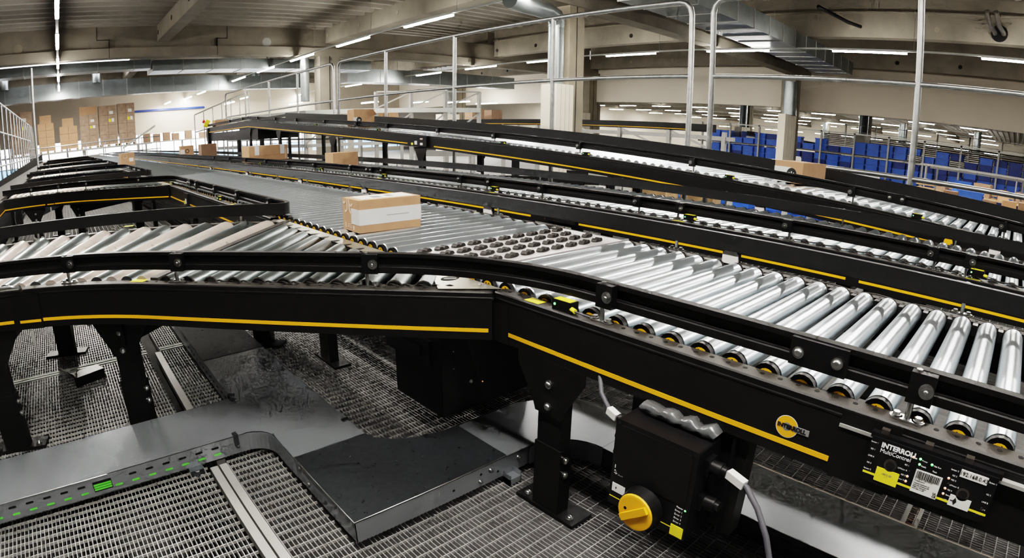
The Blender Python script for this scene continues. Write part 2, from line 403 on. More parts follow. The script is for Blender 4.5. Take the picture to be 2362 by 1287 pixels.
# ================================================================== CONVEYOR KIT
ZT, ZB, ZS = .596, .462, .489
FR = [(0, ZB), (0, ZT - .021), (-.0012, ZT - .019), (-.0012, ZT - .016), (0, ZT - .014), (0, ZT - .003), (.003, ZT), (.044, ZT), (.045, ZT - .012),
      (.042, ZT - .012), (.041, ZT - .003), (.003, ZT - .003), (.003, ZB + .003), (.03, ZB + .003), (.03, ZB)]
FRM = ['black'] * len(FR); FRM[6] = 'black_top'; FRM[7] = 'black_top'  # top faces take the lighter black as painted reflection
def frame(path, parent, flip=1, holes=None, dz=0, name='side_frame'):
    m = MB(); m.sweep([(u, v + dz) for u, v in FR], path, 'black', flip, FRM)
    if holes:
        for (x, y) in holes:
            m.cyl((x, y, ZT + dz - .001), (x, y, ZT + dz + .0004), .0052, 'hole', 10)
    return m.build(name, parent)
def stripe(path, parent, flip=1, dz=0, h=.0054):
    m = MB(); m.sweep([(-.0009, ZS - h + dz), (-.0009, ZS + h + dz), (.0004, ZS + h + dz), (.0004, ZS - h + dz)], path, 'yellow', flip)
    return m.build('yellow_stripe', parent)
RR = .0285
def roller_mesh(name, L, k='roller', r=RR, r2=None, n=20, far=True):
    m = MB(); r2 = r2 or r; ch = .004
    m.cyl((0, 0, 0), (ch, 0, 0), r - ch * .8, k, n, r, True)
    m.cyl((ch, 0, 0), (L - .006, 0, 0), r, k, n, r2, False)
    m.cyl((L - .006, 0, 0), (L, 0, 0), r2, k, n, r2 - .005, True)
    if far:
        m.cyl((L, 0, 0), (L + .02, 0, 0), r2 * .8, 'rubber', 12); m.cyl((L + .006, 0, 0), (L + .01, 0, 0), r2 * .98, 'rubber', 14)
    return m.mesh(name)
def cap_mesh():
    m = MB(); n = 16
    m.cyl((-.012, 0, 0), (0.0005, 0, 0), RR * .97, 'black_plastic', n)
    m.cyl((-.0128, 0, 0), (-.012, 0, 0), RR * .62, 'cap_yellow', n)
    for i in range(6):
        a = 2 * PI * i / 6 + .2
        m.box(-.0134, -.0127, -.0016, .0016, RR * .34, RR * .50, 'hole', Matrix.Rotation(a, 4, 'X'))
    m.cyl((-.02, 0, 0), (-.0125, 0, 0), .006, 'black_plastic', 8)
    return m.mesh('end_cap')
CAP = cap_mesh()
ZR = .583
LEGB = {}
def leg_mesh(h, d=.045, wd=.095):
    """support leg: local origin on the floor, face towards -X, width along Y"""
    m = MB()
    m.box(0, d, -wd / 2, wd / 2, .012, h * .47, 'black'); m.box(.004, d - .004, -wd / 2 + .005, wd / 2 - .005, h * .47, h - .04, 'black')
    m.box(-.006, d + .03, -wd / 2 - .062, wd / 2 + .062, 0.0005, .012, 'black')
    # gusset head
    g = [(-.115, h), (.115, h), (.115, h - .03), (.055, h - .125), (.046, h - .15), (-.046, h - .15), (-.055, h - .125), (-.115, h - .03)]
    T = Matrix(((0, 0, 1, -.005), (1, 0, 0, 0), (0, 1, 0, 0), (0, 0, 0, 1)))
    m.prism(g, 0, .0045, 'black', T)
    for zz in (.12, .19, .26, .33):
        if zz < h * .5 and False: pass
    for zz in (h * .52, h * .6, h * .68):
        m.box(d - .0045, d - .0035, -.006, .006, zz, zz + .025, 'hole')
    return m.mesh('support_leg')
def bolt_mesh(q):
    m = MB(); m.cyl((0, 0, 0), (-.0045, 0, 0), q, 'zinc', 14); m.dome((-.0045, 0, 0), (-1, 0, 0), q * .78, .006, 'zinc'); return m.mesh('bolt')
BOLT = bolt_mesh(.0112)
_lm = {}
def leg(parent, x, y, rz=0, h=.462, z=0, bolts=False, d=.045):
    if h not in _lm: _lm[h] = leg_mesh(h)
    o = link('support_leg', _lm[h], parent, (x, y, z), (0, 0, rz))
    if bolts:
        for zz in (h - .062, h - .125): link('bolt', BOLT, o, (-.005, 0, zz))
        for zz in (h * .40, h * .30): link('bolt', BOLT, o, (.02, -.0475, zz), (0, 0, PI / 2))
        for yy in (-.082, .082): link('bolt', BOLT, o, (.015, yy, .012), (0, PI / 2, 0))
    return o

# ------------------------------------------------------------------ main roller conveyor
XN, XF = .969, 1.852
main = thing('roller_conveyor', 'long wide roller conveyor carrying the white-taped parcel, with round logo on its side', 'conveyor', (0, 0, 0))
Y0, Y1 = -.75, 32.5
frame([(XN, 1.118, 0), (XN, Y0, 0)], main, 1, [(.997, i * .0375) for i in range(-14, 30)])
BAY = 4.72; BAYS = [1.135 + BAY * k for k in range(7)]
stripe([(XN, 1.118, 0), (XN, .205, 0)], main, 1)
for k in range(6):
    ya = 2.86 + BAY * k; yb = BAYS[k + 1] - .02
    frame([(XN, yb, 0), (XN, ya, 0)], main, 1, [(.997, i * .0375) for i in range(int(ya / .0375) + 1, int(yb / .0375))] if k < 1 else None)
    stripe([(XN, yb, 0), (XN, ya, 0)], main, 1)
frame([(XN, Y1, 0), (XN, 2.86 + BAY * 6, 0)], main, 1)
ffh = [(1.824, i * .0375) for i in range(-14, 140)]
frame([(XF, Y0, 0), (XF, Y1, 0)], main, 1, ffh)
for (e0, e1, e2) in ((.09, .20, .004), (1.06, 1.118, .03)):
    m = MB(); m.box(XN - .003, XN, e0, e1, ZB - .002, ZT - e2, 'black'); m.build('connector_plate', main)
m = MB()   # inner web under the junction
m.box(1.003, 1.008, 1.118, Y1, ZB, ZT - .045, 'black'); m.build('cross_member', main)
m = MB(); m.box(1.775, 1.806, .030, .045, ZR - .02, ZR + .012, 'black_plastic'); GM = m.mesh('finger_guard')
for i in range(-6, 60):
    if not 17 <= i <= 21: link('finger_guard', GM, main, (0, i * .075, 0))
L = 1.785 - 1.027
RM = roller_mesh('roller', L); RMD = roller_mesh('roller', L, 'roller_dull')
ys = [i * .075 for i in range(-9, 432)]
ys = [y for y in ys if not (1.30 < y < 1.66)]
n = 0; far = MB()
for y in ys:
    if n < 98:
        o = link('roller', RM, main, (1.027, y, ZR)); o.rotation_euler = (random.uniform(0, 6), 0, 0)
        link('end_cap', CAP, o, (0, 0, 0), (random.uniform(0, 6), 0, 0)); n += 1
    else:
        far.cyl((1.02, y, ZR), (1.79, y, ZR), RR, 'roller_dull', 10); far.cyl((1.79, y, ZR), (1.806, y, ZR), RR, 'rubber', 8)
o = far.build('roller', main); o['kind'] = 'stuff'
b = MB(); b.tube([(1.797, -.02, ZR + .016), (1.797, 0, ZR + .0245), (1.797, .04, ZR + .0265), (1.797, .075, ZR + .0245), (1.797, .098, ZR + .014)], .0028, 'black_top', 6); BM = b.mesh('drive_belt')
for i in range(-8, 60, 2):
    if not 15 <= i <= 21: link('drive_belt', BM, main, (0, i * .075, 0))
# diverter plate with skewed mini wheels
pl = MB(); pl.box(1.03, 1.79, 1.312, 1.648, .600, .6065, 'plate')
plo = pl.build('wheel_plate', main)
wm = MB()
for sx in (-1, 1):
    c = [(sx * .013 - .012 + .024 * j / 8) for j in range(9)]
    wm.cyl((sx * .014, -.011, -.004), (sx * .014, .011, -.004), .0155, 'rubber', 14)
wm.prism([(.034 * math.cos(a), .017 * math.sin(a)) for a in [2 * PI * i / 14 for i in range(14)]], -.002, .0012, 'rubber')
WM = wm.mesh('mini_wheel')
for r_, y in enumerate((1.605, 1.525, 1.445, 1.365)):
    for i in range(10):
        x = 1.075 + i * .073 + (.0365 if r_ % 2 else 0)
        if x < 1.76: link('mini_wheel', WM, plo, (x, y, .607), (0, 0, .25))
# galvanised edge plates where the feeder lines join
gp = MB()
for k in range(7):
    yb = BAYS[k]
    poly = [(.992, yb - .02), (.862, yb + .09), (.90, yb + .16), (.935, yb + .20), (.935, yb + 1.56), (.992, yb + 1.62)]
    gp2 = MB(); gp2.prism(poly, ZT + .002, ZT + .0035, 'galv_yellow')
    if k == 0:
        for j in range(13):
            y = yb + .28 + j * .1
            gp2.prism([(.93, y), (.965, y + .012), (.965, y + .02), (.93, y + .034)], ZT + .0032, ZT + .0042, 'hole')
        gp2.prism([(.95 + .03 * math.cos(a), yb + .155 + .02 * math.sin(a)) for a in [2 * PI * i / 14 for i in range(14)]], ZT + .0032, ZT + .0044, 'hole')
        gp2.cyl((.935, yb + .165, ZT - .004), (.965, yb + .145, ZT - .004), .012, 'zinc', 12)
        for (x, y) in ((.975, yb + .05), (.965, yb + .6), (.965, yb + 1.1)): gp2.dome((x, y, ZT + .0035), (0, 0, 1), .006, .003, 'zinc', 8)
    gp2.build('edge_plate', main)
leg(main, XN + .004, .905, bolts=True); leg(main, XN + .004, -.62)
for y in (2.29, 4.9, 7.3, 9.6): leg(main, XN + .004, y + .0)
for y in (.905, 3.2, 5.6, 8.): leg(main, XF - .004, y, PI)
for k in range(4):
    yc = 5.0 + BAY * k; m = MB(); m.box(XN - .016, XN, yc - .09, yc + .09, ZB + .012, ZT - .02, 'black_plastic'); m.box(XN - .0168, XN - .016, yc + .03, yc + .07, ZB + .02, ZB + .05, 'sticker_yellow'); m.box(XN - .0168, XN - .016, yc - .03, yc + .01, ZB + .03, ZB + .07, 'paper'); m.build('control_module', main)
lg = MB()   # maker's badge
n = 28
lg.add([Vector((XN - .0012, .2965 + .0215 * math.cos(2 * PI * i / n), .522 + .0215 * math.sin(2 * PI * i / n))) for i in range(n)], [tuple(range(n))], 'yellow')
lg.add([Vector((XN - .0009, .2965 + .0225 * math.cos(2 * PI * i / n), .522 + .0225 * math.sin(2 * PI * i / n))) for i in range(n)], [tuple(range(n))], 'print_white')
lg.add([Vector((XN - .0014, .2965 + .0085 * math.cos(2 * PI * i / n), .522 + .0085 * math.sin(2 * PI * i / n))) for i in range(n)], [tuple(range(n))], 'ink_grey')
lg.box(XN - .0016, XN - .0005, .2515, .284, .5165, .5285, 'ink_grey')
bo = lg.build('logo_badge', main)
text('lettering', 'INTERROLL', .0115, 'ink', bo, face_x(XN - .0019, .3155, .5225), 'LEFT', .0006, 0, .98)
# yellow code stickers lying on the flange
def sticker(parent, x, y, z=ZT + .0006, rz=0, sx=.03, sy=.05):
    s_ = MB(); s_.box(-sx / 2, sx / 2, -sy / 2, sy / 2, 0, .0006, 'sticker_yellow'); o = s_.build('code_sticker', parent, (x, y, z)); o.rotation_euler = (0, 0, rz); return o
sticker(main, .99, .985); sticker(main, .99, 3.62); sticker(main, 1.83, 2.25, sx=.025)

# ------------------------------------------------------------------ parallel conveyor
X2, X2F = 2.475, 3.37
sec = thing('roller_conveyor', 'second roller conveyor, level and parallel behind the one with the round logo', 'conveyor', (0, 0, 0))
frame([(X2, 32.5, 0), (X2, -.75, 0)], sec, 1); frame([(X2F, -.75, 0), (X2F, 32.5, 0)], sec, 1)
for a, b_ in ((32.5, 2.52), (2.40, 2.25), (2.13, .62), (.56, -.75)): stripe([(X2, a, 0), (X2, b_, 0)], sec, 1)
L2 = X2F - X2 - .12
RM2 = roller_mesh('roller', L2); n = 0; far = MB()
br = MB(); br.tube([(X2 + .05, -.02, ZR + .012), (X2 + .048, .01, ZR + .023), (X2 + .05, .05, ZR + .020), (X2 + .05, .075, ZR + .024)], .003, 'rubber', 5); BM2 = br.mesh('drive_belt')
for i in range(-9, 430):
    y = i * .075 + .02
    if n < 98: o = link('roller', RM2, sec, (X2 + .058, y, ZR)); n += 1
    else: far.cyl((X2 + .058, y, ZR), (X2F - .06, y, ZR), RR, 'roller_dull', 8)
    if i < 80: link('drive_belt', BM2, sec, (0, y, 0))
o = far.build('roller', sec); o['kind'] = 'stuff'
for y in (.4, 2.6, 4.8, 7): leg(sec, X2 + .004, y)
for y in (.4, 2.6, 4.8, 7): leg(sec, X2F - .004, y, PI)
pn = MB(); pn.box(X2 - .02, X2, 2.14, 2.38, ZB + .02, ZT - .02, 'black_plastic'); pn.build('control_module', sec)
for y in (.1, 1.49, 2.9, 4.4): sticker(sec, X2 + .022, y, sx=.028, sy=.06)

# ------------------------------------------------------------------ inclined conveyor
X3, X3F, SL = 3.56, 4.44, .0540
def z3(y): return .5465 - ZS + (SL * y if y < 11.6 else SL * 11.6 - .012 * (y - 11.6))   # stripe height offset from the level lines
inc = thing('inclined_conveyor', 'roller conveyor rising away from the railing, with pale rollers and small control panel', 'conveyor', (0, 0, 0))
pa = [(y, z3(y)) for y in (-.75, 11.6, 15.2)]
frame([(X3, y, z) for y, z in reversed(pa)], inc, 1); frame([(X3F, y, z) for y, z in pa], inc, 1)
for a, b_ in ((15.1, 5.62), (5.10, .44)):
    pts = [a] + ([11.6] if a > 11.6 > b_ else []) + [b_]
    stripe([(X3, y, z3(y)) for y in pts], inc, 1)
RM3 = roller_mesh('roller', X3F - X3 - .10); n = 0; far = MB()
for i in range(-9, 202):
    y = i * .075 + .01
    if n < 98: link('roller', RM3, inc, (X3 + .05, y, z3(y) + ZR)); n += 1
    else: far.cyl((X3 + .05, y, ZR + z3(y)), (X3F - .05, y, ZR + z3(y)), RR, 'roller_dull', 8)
o = far.build('roller', inc); o['kind'] = 'stuff'
cp = MB(); y = 5.36
cp.box(X3 - .03, X3, 5.2, 5.56, ZB + z3(y) + .01, ZT + z3(y) - .01, 'black_plastic')
cp.box(X3 - .031, X3 - .03, 5.46, 5.50, ZB + z3(y) + .025, ZB + z3(y) + .05, 'sticker_yellow'); cp.box(X3 - .031, X3 - .03, 5.38, 5.43, ZB + z3(y) + .03, ZB + z3(y) + .07, 'paper')
cp.box(X3 - .031, X3 - .03, 5.27, 5.32, ZB + z3(y) + .025, ZB + z3(y) + .05, 'paper'); cp.box(X3 - .031, X3 - .03, 5.27, 5.32, ZB + z3(y) + .085, ZB + z3(y) + .10, 'print_pale')
cp.build('control_module', inc)
dsc = MB(); dsc.cyl((X3 - .003, .32, ZT + z3(.32) - .085), (X3, .32, ZT + z3(.32) - .085), .026, 'yellow', 20); dsc.build('yellow_badge', inc)
for y in (.9, 3.1, 5.36, 7.6, 9.8, 11.5): leg(inc, X3 + .004, y, 0, round(ZB + z3(y), 3))
for y in (.9, 3.1, 5.36, 7.6, 9.8, 11.5): leg(inc, X3F - .004, y, PI, round(ZB + z3(y), 3))
tl = MB(); tl.box(X3 - .03, X3 + .06, 14.9, 15.02, 0, ZT + z3(15), 'black'); tl.build('support_leg', inc)
for y in (13.2, 15.1):
    ex = MB(); ex.box(X3F - .08, X3F, y, y + .1, 0, ZB + z3(y), 'black'); ex.build('support_leg', inc)
und = MB(); und.box(X3 + .02, X3F - .02, 11.0, 15.3, ZB + z3(13) - .22, ZB + z3(13) - .02, 'black'); und.build('belly_pan', inc)

# ------------------------------------------------------------------ feeder lines joining from the left
WS, RC = 1.15, 1.20
def spur_lines(yb):
    d = yb - 1.135
    near = [(.957, 1.113 + d, 0), (.20, 1.87 + d, 0)]
    c = (-.649, 1.021 + d)
    nearp = near + arc(c[0], c[1], RC, 45, 90, 14)[1:] + [(-.70, 2.221 + d, 0)]
    farp = [(.935, 2.763 + d, 0), (.20 + WS / S2, 1.87 + WS / S2 + d, 0)] + arc(c[0], c[1], RC + WS, 45, 90, 16)[1:] + [(-.70, 2.221 + WS + d, 0)]
    return nearp, farp, c
def spur(k):
    yb = BAYS[k]; d = yb - 1.135
    lab = ['nearest angled feeder conveyor with tapered pinkish rollers and galvanised rollers', 'second angled feeder conveyor with legs showing beneath its yellow stripe',
           'third angled feeder conveyor with a white handle, beyond the nearest two', 'fourth angled feeder conveyor beyond the one with the white handle', 'fifth angled feeder conveyor, thin in the distance',
           'sixth angled feeder conveyor, a thin dark line in the distance', 'farthest angled feeder conveyor at the end of the row'][k]
    t = thing('feeder_conveyor', lab, 'conveyor', (0, 0, 0), 0, 'feeder conveyors')
    nearp, farp, c = spur_lines(yb)
    hol = [(.957 - .0265 * j + .02, 1.113 + .0265 * j + .02 + d) for j in range(1, 30)] if k == 0 else None
    frame(nearp, t, -1, hol); frame(farp, t, 1)
    # stripe breaks at the connector on the left
    st = [p for p in nearp if p[0] > -.19]
    stripe([(.95, 1.12 + d, 0)] + st[1:], t, -1)
    stripe([(x, y, 0) for x, y, _ in nearp if x < -.22], t, -1)
    e = MB(); T = Matrix.Translation((-.19, 2.126 + d, 0)) @ Matrix.Rotation(math.radians(-22), 4, 'Z')
    e.box(-.045, .045, -.006, .03, ZB + .0, ZT - .012, 'black', T); e.box(-.04, .04, -.0072, -.006, ZS - .0045, ZS + .0045, 'yellow', T)
    e.box(-.012, .002, -.005, .0, ZB - .05, ZB - .005, 'steel', T)
    e.build('connector_plate', t)
    if k < 3:
        h = MB(); hp = [(-.20, 2.08 + d, .605), (-.20, 2.06 + d, .62), (-.23, 2.06 + d, .625), (-.36, 2.10 + d, .625), (-.38, 2.13 + d, .62), (-.38, 2.16 + d, .60)]
        h.tube(hp, .006, 'white_plastic' if k else 'zinc', 8); h.build('hook_handle', t)
    # straight rollers trimmed along the plate
    nn = Vector((1, 1, 0)) / S2; hd = Vector((-1, 1, 0)) / S2
    s_ = .11; j = 0; mer = MB()
    while s_ < 1.03:
        N = Vector((.957, 1.113 + d, 0)) + hd * s_
        tm = min(WS - .05, (.915 - N.x) * S2); a = N + nn * .05; b_ = N + nn * tm
        if tm > .11:
            if k == 0:
                r_ = MB(); r_.cyl((0, 0, 0), (tm - .05, 0, 0), .0265, 'roller_dull', 18)
                o = r_.build('roller', t, (a.x, a.y, ZR)); o.rotation_euler = (0, 0, PI / 4)
                q = MB(); q.tube([(-.004, .02 * math.cos(v) * 1.3, .02 * math.sin(v) * 1.3) for v in [2 * PI * i / 12 for i in range(13)]], .0035, 'rubber', 6, False); q.build('belt_ring', o)
            else: mer.cyl((a.x, a.y, ZR), (b_.x, b_.y, ZR), .0265, 'roller_dull', 8)
        s_ += .083; j += 1
    # tapered curve rollers
    i = 0; a = 47.5
    while a < 90:
        ra = math.radians(a); u = Vector((math.cos(ra), math.sin(ra), 0)); p0 = Vector((*c, 0)) + u * (RC + .05); Lc = WS - .10
        if k == 0:
            r_ = MB(); r_.cyl((0, 0, 0), (Lc, 0, 0), .025, 'roller_cone' if i % 2 == 0 else 'roller_dull', 18, .047)  # alternating pinkish and greenish reflections painted roller by roller
            for e_ in range(1, 8): r_.cyl((Lc * e_ / 8, 0, 0), (Lc * e_ / 8 + .003, 0, 0), .025 + .022 * e_ / 8 + .0004, 'roller_cone' if i % 2 == 0 else 'roller_dull', 18)
            o = r_.build('tapered_roller', t, (p0.x, p0.y, ZR)); o.rotation_euler = (0, math.radians(1.2), ra)
        else: mer.cyl((p0.x, p0.y, ZR), (p0.x + u.x * Lc, p0.y + u.y * Lc, ZR - .012), .025, 'roller_cone', 8, .045)
        a += 2.75; i += 1
    if k: o = mer.build('roller', t)
    jb = MB(); ra = PI / 4; u = Vector((1, 1, 0)) / S2; p0 = Vector((.20, 1.87 + d, 0)) + u * .045
    jb.bar(p0 + Vector((0, 0, ZT - .002)), p0 + u * (WS - .09) + Vector((0, 0, ZT - .002)), .03, .02, 'black_top'); jb.build('joint_bar', t)
    if k == 0:
        bl = MB(); bl.tube([Vector((0, 0, 0)), hd * .02 + Vector((0, 0, .005)), hd * .0415], .003, 'rubber', 5); BM3 = bl.mesh('drive_belt')
        for j in range(18): link('drive_belt', BM3, t, Vector((.957, 1.113 + d, ZR + .012)) + hd * (.1 + j * .0415) + nn * .047)
        sticker(t, .185, 1.93 + d, ZT + .001, PI / 4, .03, .055); sticker(t, .30, 3.28 + d, ZT + .001, 1.2, .03, .05)
    if k < 3:
        leg(t, .105, 2.07 + d, math.radians(50), bolts=k < 2); leg(t, -.37, 2.215 + d, math.radians(78), bolts=k < 2)
        leg(t, -.13, 3.26 + d, math.radians(255)); leg(t, .84, 2.72 + d, math.radians(225))
        x = MB(); x.bar((.10, 2.06 + d, .40), (.80, 2.68 + d, .40), .04, .085, 'black'); x.build('cross_member', t); x = MB(); x.bar((-.36, 2.22 + d, .40), (-.13, 3.24 + d, .40), .04, .085, 'black'); x.build('cross_member', t)
    return t
SPURS = [spur(k) for k in range(7)]

# ------------------------------------------------------------------ collector line on the left that the feeders start from
colr = thing('belt_conveyor', 'dark belt conveyor running along the left with a tall black side rail', 'conveyor', (0, 0, 0))
m = MB(); m.sweep([(0, .30), (0, .66), (.02, .66), (.02, .30)], [(-1.07, -.5, 0), (-1.07, 9, 0), (-1.07, 32, .30)], 'black_matt', -1); m.build('side_rail', colr)
for k in range(7):
    ya = BAYS[k] + 2.27; yb = (BAYS[k] + BAY + 1.05)
    frame([(-.69, yb, 0), (-.69, ya, 0)], colr, -1); stripe([(-.69, yb, 0), (-.69, ya, 0)], colr, -1)
m = MB(); m.box(-1.05, -.73, -.5, 32, .56, .598, 'black_top'); m.build('belt', colr)
for k in range(7):
    for yy in (2.3, 3.6): leg(colr, -.70, BAYS[k] + yy, PI)

# ================================================================== GUIDE RAILS
RP = [(0, .632), (.020, .632), (.022, .634), (.022, .649), (.019, .651), (.019, .653), (.010, .655), (.010, .676), (.022, .678), (.022, .688), (0, .688)]
def clampblock(side):
    m = MB(); m.box(-.006, .014, -.011 if side > 0 else -.034, .034 if side > 0 else .011, .633, .687, 'black_plastic'); return m.mesh('rail_clamp')
def postmesh(side):
    m = MB(); yb = .021 * side
    m.cyl((0, 0, ZT), (0, 0, .690), .0058, 'zinc', 12)
    m.box(-.012, .012, -.02, .02, ZT + .0005, ZT + .004, 'zinc'); m.cyl((0, -.02, ZT + .0005), (0, -.02, ZT + .004), .012, 'zinc', 14); m.cyl((0, .02, ZT + .0005), (0, .02, ZT + .004), .012, 'zinc', 14)
    for yy in (-.02, .02): m.cyl((0, yy, ZT + .004), (0, yy, ZT + .011), .0068, 'zinc', 6); m.cyl((0, yy, ZT + .004), (0, yy, ZT + .0055), .009, 'zinc', 14)
    m.cyl((.014, yb, .660), (.0165, yb, .660), .0135, 'zinc', 16); m.cyl((.0165, yb, .660), (.0205, yb, .660), .0092, 'zinc', 6); m.dome((.0205, yb, .660), (1, 0, 0), .0045, .003, 'zinc', 8)
    return m.mesh('bracket_post')
CB = {1: clampblock(1), -1: clampblock(-1)}; PMs = {1: postmesh(1), -1: postmesh(-1)}
def bracket(parent, x, y, rz, side=1, z=0):
    o = link('rail_clamp', CB[side], parent, (x, y, z), (0, 0, rz)); link('bracket_post', PMs[side], o)
def splice(parent, x, y, rz, sp=.075, z=0):
    m = MB(); m.box(-.006, .0066, -.055, .055, .6345, .6865, 'black_plastic'); o = link('splice_plate', m.mesh('splice_plate'), parent, (x, y, z), (0, 0, rz))
    for yy in (-sp / 2, sp / 2): link('bolt', BOLT, o, (.0066, yy, .660), (0, 0, PI))
def rail(label, path, flip, group=None):
    t = thing('guide_rail', label, 'guide rail', (0, 0, 0), 0, group)
    m = MB(); m.sweep(RP, path, 'black', flip); m.build('rail_profile', t); return t
def spur_near_rail(yb):
    d = yb - 1.135
    return [(.957 + .0403, 1.113 + .0403 + d, 0), (.2403, 1.9103 + d, 0)], arc(-.649, 1.021 + d, RC + .057, 45, 90, 14)[1:] + [(-.70, 1.021 + RC + .057 + d, 0)]
def spur_far_rail(yb):
    d = yb - 1.135; a = WS / S2 - .0403
    return [(.20 + a, 1.87 + a + d, 0)] + arc(-.649, 1.021 + d, RC + WS - .057, 45, 90, 16)[1:] + [(-.70, 1.021 + RC + WS - .057 + d, 0)]
ln, ar = spur_near_rail(1.135)
path = [tuple(p) for p in fillet([(1.025, -.75, 0), (1.025, 2.150 - 1.025, 0), ln[1]], .75, 14)] + ar
gr = rail('near curved guide rail, from the feeder with pinkish rollers round to the right', path, 1)
bracket(gr, .997, .775, PI); bracket(gr, .997, .092, PI)
splice(gr, .997, .272, PI)
for (x, y, a) in ((.735, 1.385, 225), (.293, 1.818, 225), (-.035, 2.095, 240)): bracket(gr, x, y, math.radians(a))
for k in range(1, 7):
    yb = BAYS[k]; ya = BAYS[k - 1]; d = ya - 1.135
    ln, ar = spur_near_rail(yb)
    fr = spur_far_rail(ya)
    pts = fillet([ln[1], (1.025, yb - 1.135 + 2.150 - 1.025, 0), (1.025, 2.070 + WS * S2 - .0806 - 1.025 + d, 0), fr[0]], [.5, .055], 10)
    path = list(reversed(ar)) + [tuple(p) for p in pts] + fr[1:]
    lab = ['black guide rail loop with a pointed end beside the white-taped parcel', 'second guide rail loop back, its pointed end near the small parcel with a round hole', 'third guide rail loop back along the main rollers',
           'fourth guide rail loop back, short in the distance', 'fifth guide rail loop back, very small', 'farthest guide rail loop along the main rollers'][k - 1]
    gr = rail(lab, path, -1, 'looped guide rails between the feeders')
    if k < 4:
        for y in (2.95, 3.55, 4.12, 4.72): bracket(gr, .997, y + d, PI, 1)
        splice(gr, .997, 5.0 + d, PI)
        for (x, y, a) in ((.70, 1.42, 225), (.20, 1.92, 225), (-.10, 2.13, 240), (-.40, 2.22, 255)): bracket(gr, x, y + d + BAY, math.radians(a))
        for (x, y, a) in ((.81, 2.84, 45), (.23, 3.20, 65), (-.18, 3.32, 78)): bracket(gr, x, y + d, math.radians(a))
gr = rail('flat black guide rail along the far side of the bright main rollers', [(1.795, -.75, .012), (1.795, 32.5, .012)], -1)
for y in (.085, 1.09, 2.08, 3.0, 3.64, 4.4, 5.1, 5.9, 6.7, 7.5, 8.4, 9.3): bracket(gr, 1.824, y, 0, 1, .010)
gr = rail('near guide rail of the second conveyor, with green-lit sensors hanging from it', [(X2 + .056, -.75, 0), (X2 + .056, 32.5, 0)], 1)
for y in (.265, .91, 1.74, 2.45, 3.25, 4.35, 4.95, 5.8, 6.6, 7.4, 8.3, 9.2, 10.2): bracket(gr, X2 + .028, y, PI, -1)
for y in (.135, 1.50, 2.97): bracket(gr, X2 + .028, y, PI, 1)
splice(gr, X2 + .028, 4.6, PI)
gr = rail('far guide rail of the second conveyor, below the inclined one', [(X2F - .056, -.75, 0), (X2F - .056, 32.5, 0)], -1)
for y in (.26, .90, 1.66, 2.48, 3.3, 4.2, 5.0, 5.5, 6.4, 7.2): bracket(gr, X2F - .028, y, 0)
gr = rail('near guide rail of the inclined conveyor, rising to the left', [(X3 + .057, y, z3(y) + (.02 if y < 11 else 0)) for y in (-.75, 11.6, 15.2)], 1)
for y in (.02, .92, 2.05, 3.1, 4.15, 5.05, 6.1, 6.9, 7.9, 9, 10, 11, 12, 13): bracket(gr, X3 + .028, y, PI, -1, z3(y) + .005)
splice(gr, X3 + .028, .66, PI, .075, z3(.66) + .02)
gr = rail('far guide rail of the inclined conveyor, tall flat black strip', [(X3F - .057, y, z3(y) + .02) for y in (-.75, 11.6, 15.2)], -1)
m = MB(); m.sweep([(0, .60), (0, .70), (.008, .70), (.008, .60)], [(X3F - .056, -.75, z3(-.75) + .03), (X3F - .056, 11.6, z3(11.6) + .03)], 'black', 1); m.build('side_guard', gr)

# ------------------------------------------------------------------ photo sensors and reflectors
def sensor_meshes():
    m = MB(); m.box(-.014, .014, -.03, .03, 0, .026, 'black_plastic'); m.box(-.0145, -.0135, -.028, .0, .008, .02, 'black_plastic')
    l_ = MB(); l_.box(-.012, .012, -.026, .026, .026, .0266, 'sticker_yellow')
    d = MB(); d.cyl((-.0152, .021, .014), (-.014, .021, .014), .0032, 'led_green', 10)
    p = MB(); p.cyl((-.009, -.028, .011), (-.013, -.044, .009), .0058, 'sticker_yellow', 10)
    c = MB(); c.tube([(-.013, -.044, .009), (-.013, -.06, .008), (-.004, -.075, .004), (.01, -.085, -.004)], .0022, 'cable', 6)
    return [x.mesh(n) for x, n in ((m, 'housing'), (l_, 'yellow_label'), (d, 'indicator_lamp'), (p, 'plug'), (c, 'lead'))]
SM = sensor_meshes()
def sensor(label, x, y, z, rz=0, hang=False):
    t = thing('photo_sensor', label, 'sensor', (x, y, z), rz)
    for me in SM:
        if hang and me.name in ('lead',): continue
        link(me.name, me, t)
    return t
sensor('photo sensor with yellow label and green lamp on the nearest conveyor edge', .992, .885, ZT + .001)
sensor('small photo sensor at the pointed corner of the second feeder line', .995, 5.85, ZT + .001)
sensor('photo sensor halfway along the near edge beyond the first feeder', .992, 3.95, ZT + .001)
for y, lb in ((.09, 'green-lit sensor under the second rail, at the right edge of the photo'), (1.42, 'green-lit sensor under the second rail, beside its second yellow sticker'),
              (2.87, 'green-lit sensor under the second rail, beside the first white reflector'), (4.30, 'green-lit sensor under the second rail, left of the middle'), (5.6, 'green-lit sensor under the second rail beside the plain parcel'), (7.6, 'green-lit sensor under the second rail below the wide parcel')):
    s_ = sensor(lb, X2 + .01, y, .612); s_.scale = (1, 1, 1)
for y, lb in ((.52, 'sensor with lead on the inclined conveyor edge, nearest the right'), (1.76, 'sensor with green lamp on the inclined conveyor edge beside the marked parcel'), (3.02, 'sensor on the inclined conveyor edge above the railing split'),
              (4.02, 'sensor with yellow plug on the inclined conveyor edge right of the panel'), (6.3, 'small sensor on the inclined conveyor edge left of the panel'), (8.2, 'tiny sensor far up the inclined conveyor edge')):
    sensor(lb, X3 + .012, y, ZT + z3(y) + .002)
